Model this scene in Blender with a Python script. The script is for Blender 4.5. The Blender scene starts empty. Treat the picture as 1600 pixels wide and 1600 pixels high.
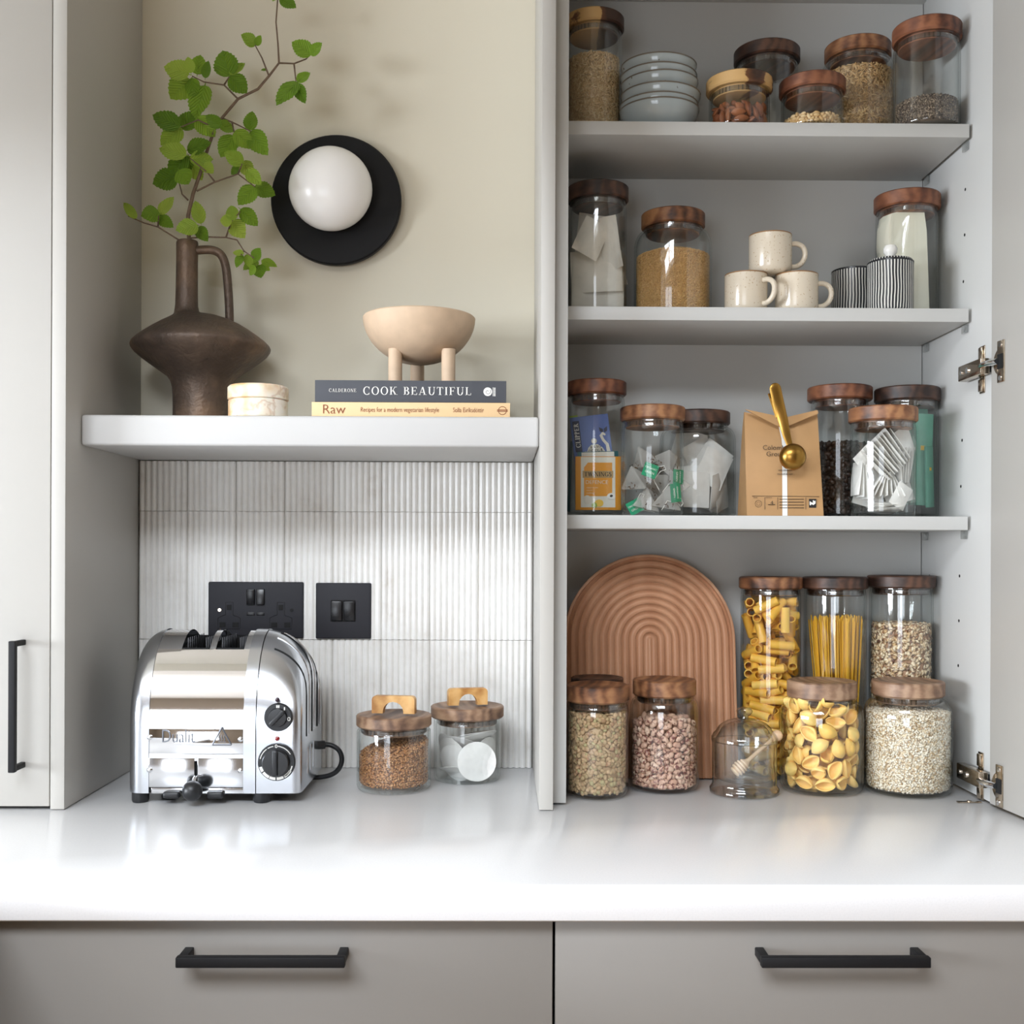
import bpy, bmesh, math, random
import numpy as np
from mathutils import Vector, Matrix, Euler
PI = math.pi
sc = bpy.context.scene
COL = sc.collection
random.seed(7)
rng = np.random.default_rng(11)

# ------------------------------------------------------------------ camera
F, YAW, ROLL, SY, ZC, DW = 1752.0, math.radians(.589), math.radians(.2236), 864.1, .3307, 1.7379
_r = Vector((math.cos(YAW), -math.sin(YAW), 0)); _f = Vector((math.sin(YAW), math.cos(YAW), 0)); _z = Vector((0, 0, 1))
CR = _r*math.cos(ROLL) + _z*math.sin(ROLL); CU = _z*math.cos(ROLL) - _r*math.sin(ROLL); CP = Vector((0, -DW, ZC))
cd = bpy.data.cameras.new('camera'); cam = bpy.data.objects.new('camera', cd); COL.objects.link(cam); sc.camera = cam
cd.sensor_width = 36; cd.lens = F/1600*36; cd.shift_y = (SY-800)/1600; cd.clip_start = .02; cd.clip_end = 50
M = Matrix.Identity(4)
for i in range(3):
    M[i][0] = CR[i]; M[i][1] = CU[i]; M[i][2] = -_f[i]; M[i][3] = CP[i]
cam.matrix_world = M

def at(px, py, Y):
    "world point on the plane y = Y seen at a photo pixel"
    d = _f + CR*((px-800)/F) + CU*((SY-py)/F)
    return CP + d*((Y+DW)/d.y)
def atx(px, Y): return at(px, SY, Y).x
def atz(py, Y, px=800): return at(px, py, Y).z
def ppm(Y): return F/(Y+DW)

# ------------------------------------------------------------------ light
sc.view_settings.view_transform = 'Standard'; sc.view_settings.look = 'None'
sc.view_settings.gamma = 1; sc.view_settings.use_curve_mapping = False
sc.view_settings.exposure = 0.03
w = bpy.data.worlds.new('world'); sc.world = w; w.use_nodes = True
bg = w.node_tree.nodes['Background']; bg.inputs[0].default_value = (.80, .90, 1.0, 1); bg.inputs[1].default_value = 1.0

def area(name, loc, target, sx, sy, power, color, spread=180):
    l = bpy.data.lights.new(name, 'AREA'); l.shape = 'RECTANGLE'; l.size = sx; l.size_y = sy; l.energy = power; l.color = color
    l.spread = math.radians(spread)
    o = bpy.data.objects.new(name, l); COL.objects.link(o); o.location = loc
    d = Vector(target) - Vector(loc); o.rotation_euler = d.to_track_quat('-Z', 'Y').to_euler()
    return o
# daylight entering through a roof light and a tall glazed door to the left, and a small window behind the viewer
RX0, RX1, RY0, RZ0, RZ1 = -3.70, 2.45, -4.9, -.90, 1.66
LC = (.86, .92, 1.0)
area('daylight_side_window', (RX0-.06, -2.45, .44), (2, -2.45, .44), 2.20, .84, 235, LC)
area('daylight_roof_light', (-.75, -2.60, RZ1+.06), (-.75, -2.60, -2), 1.5, 1.1, 138, LC)
area('daylight_rear_window', (-1.60, RY0-.06, .10), (-1.60, 0, .10), 1.8, 1.2, 42, LC)
sc.cycles.max_bounces = 10; sc.cycles.diffuse_bounces = 5; sc.cycles.transparent_max_bounces = 40; sc.cycles.glossy_bounces = 5
sc.cycles.use_denoising = True; sc.cycles.sample_clamp_indirect = 4
sc.cycles.caustics_reflective = False; sc.cycles.caustics_refractive = False

# ------------------------------------------------------------------ materials
def s2l(c): return c/12.92 if c <= .04045 else ((c+.055)/1.055)**2.4
def C(r, g, b): return (s2l(r/255), s2l(g/255), s2l(b/255), 1)
MATS = {}
class NT:
    def __init__(s, name):
        s.m = bpy.data.materials.new(name); s.m.use_nodes = True; s.t = s.m.node_tree; s.b = s.t.nodes['Principled BSDF']; s.out = s.t.nodes['Material Output']
        MATS[name] = s.m
    def n(s, typ, **k):
        nd = s.t.nodes.new(typ)
        for a, v in k.items():
            if a.startswith('i_'):
                key = a[2:]; key = int(key) if key.isdigit() else key.replace('_', ' ')
                nd.inputs[key].default_value = v
            else: setattr(nd, a, v)
        return nd
    def l(s, a, b): s.t.links.new(a, b)
    def ramp(s, fac, stops):
        r = s.n('ShaderNodeValToRGB'); e = r.color_ramp.elements
        while len(e) < len(stops): e.new(.5)
        for el, (p, c) in zip(e, stops): el.position = p; el.color = c
        if fac is not None: s.l(fac, r.inputs[0])
        return r.outputs[0]
    def bump(s, h, strength=.2, dist=.001):
        b = s.n('ShaderNodeBump'); b.inputs['Strength'].default_value = strength; b.inputs['Distance'].default_value = dist
        s.l(h, b.inputs['Height']); s.l(b.outputs[0], s.b.inputs['Normal'])
    def noise(s, scale, detail=3, vec=None, rough=.5):
        n = s.n('ShaderNodeTexNoise'); n.inputs['Scale'].default_value = scale; n.inputs['Detail'].default_value = detail; n.inputs['Roughness'].default_value = rough
        if vec is not None: s.l(vec, n.inputs['Vector'])
        return n.outputs['Fac']
    def coord(s, kind='Object', scale=(1, 1, 1), rot=(0, 0, 0), rand=0):
        tc = s.n('ShaderNodeTexCoord'); mp = s.n('ShaderNodeMapping'); mp.inputs['Scale'].default_value = scale; mp.inputs['Rotation'].default_value = rot
        s.l(tc.outputs[kind], mp.inputs['Vector'])
        if rand:
            oi = s.n('ShaderNodeObjectInfo'); mu = s.n('ShaderNodeMath', operation='MULTIPLY'); mu.inputs[1].default_value = rand
            s.l(oi.outputs['Random'], mu.inputs[0]); s.l(mu.outputs[0], mp.inputs['Location'])
        return mp.outputs[0]
def plain(name, col, rough=.5, metal=0, spec=.5, vary=0, vscale=40, bump=0, bscale=300, coat=0, sss=0):
    s = NT(name); b = s.b
    b.inputs['Base Color'].default_value = col; b.inputs['Roughness'].default_value = rough; b.inputs['Metallic'].default_value = metal
    b.inputs['Specular IOR Level'].default_value = spec; b.inputs['Coat Weight'].default_value = coat
    if sss: b.inputs['Subsurface Weight'].default_value = sss; b.inputs['Subsurface Radius'].default_value = (.01, .008, .006); b.inputs['Subsurface Scale'].default_value = .5
    if vary:
        d = tuple(max(0, c*(1-vary)) for c in col[:3])+(1,); u = tuple(min(1, c*(1+vary)) for c in col[:3])+(1,)
        s.l(s.ramp(s.noise(vscale, 4, s.coord()), [(.3, d), (.7, u)]), b.inputs['Base Color'])
    if bump: s.bump(s.noise(bscale, 3, s.coord()), bump, .0005)
    return s.m
def thin_glass(name, tint=(.985, .992, .99, 1), edge=(.55, .60, .59, 1), f0=.045, pw=4.0, ep=5.0):
    s = NT(name); t = s.n('ShaderNodeBsdfTransparent'); g = s.n('ShaderNodeBsdfGlossy'); mx = s.n('ShaderNodeMixShader')
    g.inputs['Roughness'].default_value = .03; g.inputs['Color'].default_value = (1, 1, 1, 1)
    lw = s.n('ShaderNodeLayerWeight'); lw.inputs['Blend'].default_value = .5
    p = s.n('ShaderNodeMath', operation='POWER'); p.inputs[1].default_value = pw; s.l(lw.outputs['Facing'], p.inputs[0])
    m = s.n('ShaderNodeMath', operation='MULTIPLY_ADD'); m.inputs[1].default_value = .55; m.inputs[2].default_value = f0; s.l(p.outputs[0], m.inputs[0])
    p2 = s.n('ShaderNodeMath', operation='POWER'); p2.inputs[1].default_value = ep; s.l(lw.outputs['Facing'], p2.inputs[0])
    mc = s.n('ShaderNodeMix', data_type='RGBA'); mc.inputs[6].default_value = tint; mc.inputs[7].default_value = edge
    s.l(p2.outputs[0], mc.inputs[0]); s.l(mc.outputs[2], t.inputs['Color'])
    s.l(m.outputs[0], mx.inputs[0]); s.l(t.outputs[0], mx.inputs[1]); s.l(g.outputs[0], mx.inputs[2]); s.l(mx.outputs[0], s.out.inputs[0])
    s.t.nodes.remove(s.b); return s.m
def wood(name, stops, scale=1, rough=.45, stretch=(22, 4, 30), bumpy=.12, rot=0):
    s = NT(name); co = s.coord('Object', stretch, (0, 0, rot), 40)
    n1 = s.noise(1.3*scale, 3, co); wv = s.n('ShaderNodeTexWave'); wv.wave_type = 'BANDS'; wv.bands_direction = 'X'
    wv.inputs['Scale'].default_value = .9*scale; wv.inputs['Distortion'].default_value = 7; wv.inputs['Detail'].default_value = 3; wv.inputs['Detail Scale'].default_value = 1.2
    s.l(co, wv.inputs['Vector'])
    fine = s.noise(9*scale, 5, co, .7)
    a = s.n('ShaderNodeMath', operation='MULTIPLY_ADD'); a.inputs[1].default_value = .20; s.l(wv.outputs['Fac'], a.inputs[0]); s.l(n1, a.inputs[2])
    b = s.n('ShaderNodeMath', operation='MULTIPLY_ADD'); b.inputs[1].default_value = .22; s.l(fine, b.inputs[0]); s.l(a.outputs[0], b.inputs[2])
    nm = s.n('ShaderNodeMath', operation='MULTIPLY_ADD'); nm.inputs[1].default_value = 1.5; nm.inputs[2].default_value = -.56; s.l(b.outputs[0], nm.inputs[0])
    s.l(s.ramp(nm.outputs[0], stops), s.b.inputs['Base Color']); s.b.inputs['Roughness'].default_value = rough
    s.bump(fine, bumpy, .0006); return s.m
def grains(name, cols, rough=.6, spec=.4):
    s = NT(name); g = s.n('ShaderNodeNewGeometry')
    k = len(cols); s.l(s.ramp(g.outputs['Random Per Island'], [((i+.5)/k, c) for i, c in enumerate(cols)]), s.b.inputs['Base Color'])
    s.b.inputs['Roughness'].default_value = rough; s.b.inputs['Specular IOR Level'].default_value = spec; return s.m
def objrand(name, cols, rough=.5, spec=.4, speck=None, sscale=400, sss=0):
    s = NT(name); oi = s.n('ShaderNodeObjectInfo'); k = len(cols)
    c = s.ramp(oi.outputs['Random'], [((i+.5)/k, c) for i, c in enumerate(cols)])
    if speck:
        mx = s.n('ShaderNodeMix', data_type='RGBA'); mx.inputs[7].default_value = speck
        f = s.ramp(s.noise(sscale, 2, s.coord('Object', (1, .45, 1), rand=9)), [(.50, (0, 0, 0, 1)), (.62, (1, 1, 1, 1))])
        s.l(f, mx.inputs[0]); s.l(c, mx.inputs[6]); c = mx.outputs[2]
    s.l(c, s.b.inputs['Base Color']); s.b.inputs['Roughness'].default_value = rough; s.b.inputs['Specular IOR Level'].default_value = spec
    if sss: s.b.inputs['Subsurface Weight'].default_value = sss; s.b.inputs['Subsurface Scale'].default_value = .004
    return s.m

UPPER = plain('painted_upper', C(178, 175, 169), .42, vary=.015, vscale=3, bump=.03, bscale=120)
CARC = plain('carcass_grey', C(196, 196, 193), .45, vary=.01, vscale=3)
BACKP = plain('carcass_back', C(186, 186, 183), .5, vary=.01, vscale=3)
LOWER = plain('painted_lower', C(134, 130, 125), .45, vary=.015, vscale=3, bump=.03, bscale=120)
WALLP = plain('wall_paint', C(224, 218, 200), .75, vary=.02, vscale=2, bump=.05, bscale=90)
ROOMP = plain('room_paint', C(112, 98, 82), .8)
CEILP = plain('ceiling_paint', C(238, 234, 226), .85)
FLOORM = wood('floor_boards', [(.2, C(110, 88, 66)), (.6, C(150, 124, 96)), (1, C(170, 145, 115))], .3, .5, (3, 1, 3))
PLASTER = plain('white_plaster', C(190, 189, 187), .55, vary=.015, vscale=8, bump=.10, bscale=45)
def worktop_mat():
    s = NT('worktop_quartz'); f = s.noise(500, 2, s.coord())
    s.l(s.ramp(f, [(.30, C(238, 239, 241)), (.5, C(241, 242, 244)), (.75, C(243, 244, 246))]), s.b.inputs['Base Color'])
    s.b.inputs['Roughness'].default_value = .22; s.b.inputs['Specular IOR Level'].default_value = .5; return s.m
WORKTOP = worktop_mat()
def tile_mat():
    s = NT('glazed_tile'); co = s.coord('Object', rand=5)
    f = s.noise(14, 4, co); f2 = s.noise(90, 3, co)
    a = s.n('ShaderNodeMath', operation='MULTIPLY_ADD'); a.inputs[1].default_value = .4; s.l(f2, a.inputs[0]); s.l(f, a.inputs[2])
    s.l(s.ramp(a.outputs[0], [(.35, C(220, 215, 208)), (.55, C(235, 233, 229)), (.8, C(242, 241, 238))]), s.b.inputs['Base Color'])
    s.b.inputs['Roughness'].default_value = .28; s.bump(f2, .10, .0010); return s.m
TILE = tile_mat()
GROUT = plain('tile_grout', C(222, 218, 210), .9, vary=.1, vscale=60)
BLACKM = plain('matt_black_metal', C(25, 25, 27), .55, .0, .22)
SOCK = plain('socket_black', C(45, 45, 50), .55, 0, .25, bump=.05)
SOCKD = plain('socket_dark_plastic', C(16, 16, 19), .3)
VOID = plain('dark_void', C(8, 8, 9), .8)
CHROME = plain('chrome', C(232, 233, 236), .06, 1)
CAST = plain('brushed_cast', C(205, 209, 216), .22, 1, bump=.03, bscale=700)
GUARD = plain('guard_wire', C(84, 84, 86), .4, 1)
STEEL = plain('satin_steel', C(222, 224, 228), .15, 1)
NICKEL = plain('nickel', C(196, 182, 164), .18, 1)
GOLD = plain('brass_gold', C(158, 120, 58), .28, 1, bump=.04, bscale=300)
RUBBER = plain('black_rubber', C(22, 23, 26), .4)
WHITEINK = plain('white_ink', C(238, 236, 230), .6)
REDLAMP = plain('red_lamp', C(120, 12, 14), .2)
PURPLELAMP = plain('dark_lamp', C(44, 24, 36), .2)
GLASS = thin_glass('jar_glass')
GLASST = thin_glass('thick_glass', (.95, .965, .965, 1), (.05, .06, .065, 1), .08, 2.4, 3.2)
SEAL = thin_glass('silicone_seal', (.62, .62, .62, 1), (.35, .35, .36, 1), .10, 2)
CLEARP = thin_glass('clear_plastic', (.85, .86, .86, 1), (.6, .6, .6, 1), .08, 3)
ACACIA = wood('acacia_mid', [(.15, C(58, 36, 25)), (.38, C(104, 66, 43)), (.58, C(134, 90, 60)), (.85, C(164, 118, 80))])
ACDARK = wood('acacia_dark', [(.2, C(38, 26, 21)), (.5, C(66, 45, 35)), (.8, C(94, 64, 48))])
ACRED = wood('acacia_red', [(.15, C(66, 36, 25)), (.45, C(108, 64, 43)), (.8, C(140, 90, 62))])
ACPALE = wood('acacia_two_tone', [(.30, C(62, 39, 26)), (.46, C(104, 66, 40)), (.50, C(206, 166, 108)), (.9, C(216, 178, 122))], .30)
ACGREY = wood('acacia_greyed', [(.15, C(92, 68, 54)), (.45, C(132, 102, 80)), (.8, C(166, 136, 110))])
HANDLEW = wood('pale_handle_wood', [(.2, C(176, 122, 64)), (.6, C(216, 168, 104)), (.9, C(228, 186, 126))], .8)
BEECH = wood('beech_board', [(.1, C(178, 130, 98)), (.5, C(190, 144, 112)), (.9, C(198, 154, 122))], .8, .5, (12, 12, 3), .02)
DIPPER = wood('pale_beech', [(.2, C(206, 168, 130)), (.6, C(228, 196, 160)), (.9, C(236, 208, 176))], .8)
def bronze_mat():
    s = NT('bronzed_stoneware'); co = s.coord(); f = s.noise(9, 5, co, .6); f2 = s.noise(160, 4, co)
    s.l(s.ramp(f, [(.3, C(62, 53, 48)), (.5, C(98, 82, 70)), (.7, C(146, 118, 94))]), s.b.inputs['Base Color'])
    s.b.inputs['Metallic'].default_value = .35; s.b.inputs['Roughness'].default_value = .46; s.bump(f2, .7, .002); return s.m
BRONZE = bronze_mat()
def alabaster_mat():
    s = NT('alabaster'); co = s.coord('Object', (1, 1, 1)); v = s.n('ShaderNodeTexVoronoi', feature='DISTANCE_TO_EDGE'); v.inputs['Scale'].default_value = 13
    n = s.n('ShaderNodeTexNoise'); n.inputs['Scale'].default_value = 22; n.inputs['Detail'].default_value = 4; s.l(co, n.inputs['Vector'])
    mx = s.n('ShaderNodeMix', data_type='RGBA'); mx.inputs[0].default_value = .12; s.l(co, mx.inputs[6]); s.l(n.outputs['Color'], mx.inputs[7]); s.l(mx.outputs[2], v.inputs['Vector'])
    base = s.ramp(n.outputs['Fac'], [(.38, C(222, 184, 136)), (.5, C(240, 224, 200)), (.62, C(246, 238, 226))])
    vein = s.ramp(v.outputs['Distance'], [(0, (1, 1, 1, 1)), (.055, (0, 0, 0, 1))])
    m2 = s.n('ShaderNodeMix', data_type='RGBA'); m2.inputs[7].default_value = C(196, 158, 124); ml = s.n('ShaderNodeMath', operation='MULTIPLY'); ml.inputs[1].default_value = .55
    s.l(vein, ml.inputs[0]); s.l(ml.outputs[0], m2.inputs[0]); s.l(base, m2.inputs[6]); s.l(m2.outputs[2], s.b.inputs['Base Color'])
    s.b.inputs['Roughness'].default_value = .3; s.b.inputs['Subsurface Weight'].default_value = .25; s.b.inputs['Subsurface Scale'].default_value = .01; return s.m
ALAB = alabaster_mat()
OPAL = plain('opal_glass', C(252, 251, 249), .25)
CLAY = plain('sand_clay', C(206, 180, 152), .6, vary=.05, vscale=60, bump=.12, bscale=500)
def speckle(name, base, spot, rough, scale=350, lo=.66, hi=.72):
    s = NT(name); f = s.ramp(s.noise(scale, 1, s.coord('Object', rand=3)), [(lo, base), (hi, spot)]); s.l(f, s.b.inputs['Base Color'])
    s.b.inputs['Roughness'].default_value = rough; return s.m
MUG = speckle('speckled_cream_glaze', C(214, 202, 182), C(186, 164, 134), .18)
MUGRIM = plain('mug_rim_brown', C(150, 112, 74), .35)
BOWLG = speckle('blue_grey_glaze', C(170, 180, 182), C(120, 118, 108), .10, 160, .74, .78)
BOWLRIM = plain('bowl_rim', C(112, 104, 92), .3)
def stripes_mat():
    s = NT('striped_glaze'); tc = s.n('ShaderNodeTexCoord'); sp = s.n('ShaderNodeSeparateXYZ'); s.l(tc.outputs['Object'], sp.inputs[0])
    at2 = s.n('ShaderNodeMath', operation='ARCTAN2'); s.l(sp.outputs['Y'], at2.inputs[0]); s.l(sp.outputs['X'], at2.inputs[1])
    nz = s.noise(30, 2, s.coord()); ad = s.n('ShaderNodeMath', operation='MULTIPLY_ADD'); ad.inputs[1].default_value = .10; s.l(nz, ad.inputs[0]); s.l(at2.outputs[0], ad.inputs[2])
    mu = s.n('ShaderNodeMath', operation='MULTIPLY'); mu.inputs[1].default_value = 46; s.l(ad.outputs[0], mu.inputs[0])
    sn = s.n('ShaderNodeMath', operation='SINE'); s.l(mu.outputs[0], sn.inputs[0])
    s.l(s.ramp(sn.outputs[0], [(.30, C(40, 42, 46)), (.44, C(216, 214, 206))]), s.b.inputs['Base Color']); s.b.inputs['Roughness'].default_value = .15; return s.m
STRIPE = stripes_mat()
STRIPERIM = plain('striped_rim_black', C(34, 35, 38), .2)
PORCEL = plain('white_porcelain', C(228, 226, 220), .15)
def leaf_mat():
    s = NT('leaf_green'); oi = s.n('ShaderNodeObjectInfo'); sp = s.n('ShaderNodeSeparateXYZ'); tc = s.n('ShaderNodeTexCoord'); s.l(tc.outputs['Object'], sp.inputs[0])
    ab = s.n('ShaderNodeMath', operation='ABSOLUTE'); s.l(sp.outputs['Y'], ab.inputs[0])
    vx = s.n('ShaderNodeMath', operation='SUBTRACT'); s.l(sp.outputs['X'], vx.inputs[0]); s.l(ab.outputs[0], vx.inputs[1])
    m = s.n('ShaderNodeMath', operation='MULTIPLY'); m.inputs[1].default_value = 52; s.l(vx.outputs[0], m.inputs[0])
    sn = s.n('ShaderNodeMath', operation='SINE'); s.l(m.outputs[0], sn.inputs[0])
    c = s.ramp(oi.outputs['Random'], [(0, C(108, 148, 40)), (.5, C(146, 186, 56)), (1, C(192, 218, 90))])
    s.l(c, s.b.inputs['Base Color']); s.b.inputs['Roughness'].default_value = .5; s.bump(sn.outputs[0], .5, .03)
    tr = s.n('ShaderNodeBsdfTranslucent'); s.l(c, tr.inputs['Color']); ms = s.n('ShaderNodeMixShader'); ms.inputs[0].default_value = .35
    s.l(s.b.outputs[0], ms.inputs[1]); s.l(tr.outputs[0], ms.inputs[2]); s.l(ms.outputs[0], s.out.inputs[0]); return s.m
LEAF = leaf_mat()
BARK = plain('twig_bark', C(112, 92, 74), .7, vary=.25, vscale=200)
BOOKD = plain('charcoal_cloth', C(72, 74, 80), .75, bump=.2, bscale=1500)
BOOKT = plain('tan_cover', C(226, 192, 146), .6)
PAPER = plain('page_paper', C(228, 220, 204), .9)
BROWNINK = plain('brown_ink', C(132, 72, 40), .7)
BLACKINK = plain('black_ink', C(30, 26, 24), .7)
KRAFT = plain('kraft_paper', C(178, 138, 92), .6, vary=.06, vscale=25, bump=.25, bscale=60)
TEAL = plain('teal_packet', C(10, 92, 100), .4); BLUEP = plain('blue_packet', C(90, 112, 172), .5); NAVY = plain('navy_print', C(36, 44, 70), .5)
ORANGE = plain('orange_packet', C(226, 150, 26), .5); CREAMP = plain('cream_print', C(226, 222, 208), .5); TANB = plain('tan_band', C(178, 144, 88), .5)
SILVERP = plain('silver_foil', C(190, 192, 194), .4, .3); LIMEP = plain('lime_print', C(150, 176, 50), .5); YELLOWP = plain('yellow_print', C(240, 196, 70), .5)
GREENTAG = plain('green_tag', C(0, 140, 96), .5); MINTP = plain('mint_packet', C(110, 170, 148), .45, vary=.12, vscale=30)
DARKBAG = plain('black_bag', C(20, 20, 22), .6)
def teapaper(name, col, alpha=.55):
    s = NT(name); s.b.inputs['Base Color'].default_value = col; s.b.inputs['Roughness'].default_value = .8
    s.l(s.ramp(s.noise(120, 3, s.coord('Object', rand=4)), [(.3, tuple(c*.93 for c in col[:3])+(1,)), (.6, col)]), s.b.inputs['Base Color'])
    t = s.n('ShaderNodeBsdfTranslucent'); t.inputs['Color'].default_value = col; ms = s.n('ShaderNodeMixShader'); ms.inputs[0].default_value = .12
    s.l(s.b.outputs[0], ms.inputs[1]); s.l(t.outputs[0], ms.inputs[2])
    tp = s.n('ShaderNodeBsdfTransparent'); m2 = s.n('ShaderNodeMixShader'); m2.inputs[0].default_value = alpha; s.l(tp.outputs[0], m2.inputs[1]); s.l(ms.outputs[0], m2.inputs[2])
    s.l(m2.outputs[0], s.out.inputs[0]); return s.m
TEABAG = teapaper('tea_paper', C(248, 246, 241), 1.0); MESHBAG = teapaper('tea_mesh', C(220, 218, 212), .5); FILTERP = teapaper('filter_paper', C(244, 238, 226), 1.0)
TEALEAF = grains('tea_leaf', [C(58, 40, 28), C(86, 60, 40), C(112, 84, 56)])
TEADUST = plain('tea_dust', C(120, 112, 100), .9)
CREAMBAG = plain('cream_paper_bag', C(232, 228, 208), .55, vary=.05, vscale=12, bump=.3, bscale=30)
G_RICE = grains('rice', [C(218, 184, 134), C(230, 200, 152), C(206, 170, 120), C(236, 212, 168)])
G_BROWN = grains('brown_rice', [C(196, 156, 104), C(216, 180, 128), C(170, 130, 84), C(226, 196, 148), C(206, 166, 112)])
G_CHIA = grains('chia', [C(60, 50, 44), C(96, 82, 72), C(136, 122, 106), C(74, 62, 54), C(170, 152, 130)])
G_COUS = grains('couscous', [C(226, 182, 114), C(214, 166, 98), C(236, 196, 132), C(202, 152, 86)])
G_LENT = grains('lentil', [C(190, 162, 122), C(204, 168, 128), C(160, 136, 98), C(216, 184, 144), C(170, 128, 96), C(186, 172, 126)])
G_OATB = grains('oat_bran', [C(244, 234, 214), C(236, 222, 196), C(250, 242, 226), C(216, 192, 154), C(180, 146, 104), C(246, 236, 218)])
G_MUES = grains('muesli', [C(236, 212, 174), C(246, 230, 200), C(212, 176, 130), C(240, 220, 186), C(150, 104, 74), C(224, 194, 150), C(112, 76, 66), C(244, 226, 194)])
G_BUCK = grains('granules', [C(170, 116, 70), C(192, 140, 90), C(140, 92, 54), C(206, 158, 108), C(120, 78, 48)])
G_COFF = grains('coffee_beans', [C(38, 24, 18), C(56, 36, 26), C(30, 20, 16)], .35)
PASTA = objrand('pasta_yellow', [C(238, 180, 66), C(244, 190, 82), C(232, 172, 56), C(248, 202, 100)], .5, sss=.15)
PASTAS = objrand('pasta_shell', [C(246, 204, 118), C(250, 212, 132), C(242, 196, 106)], .5, sss=.15)
SPAG = objrand('spaghetti_yellow', [C(226, 172, 44), C(238, 190, 66), C(216, 160, 36)], .45)
BEANM = objrand('borlotti', [C(212, 172, 148), C(220, 184, 160), C(200, 156, 132), C(224, 194, 170)], .35, speck=C(120, 64, 56), sscale=300)
ALMOND = objrand('almond_skin', [C(150, 84, 42), C(168, 98, 52), C(132, 70, 34)], .5)
PINEN = objrand('pine_nut', [C(226, 190, 136), C(236, 206, 158), C(214, 174, 118)], .4)

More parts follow.
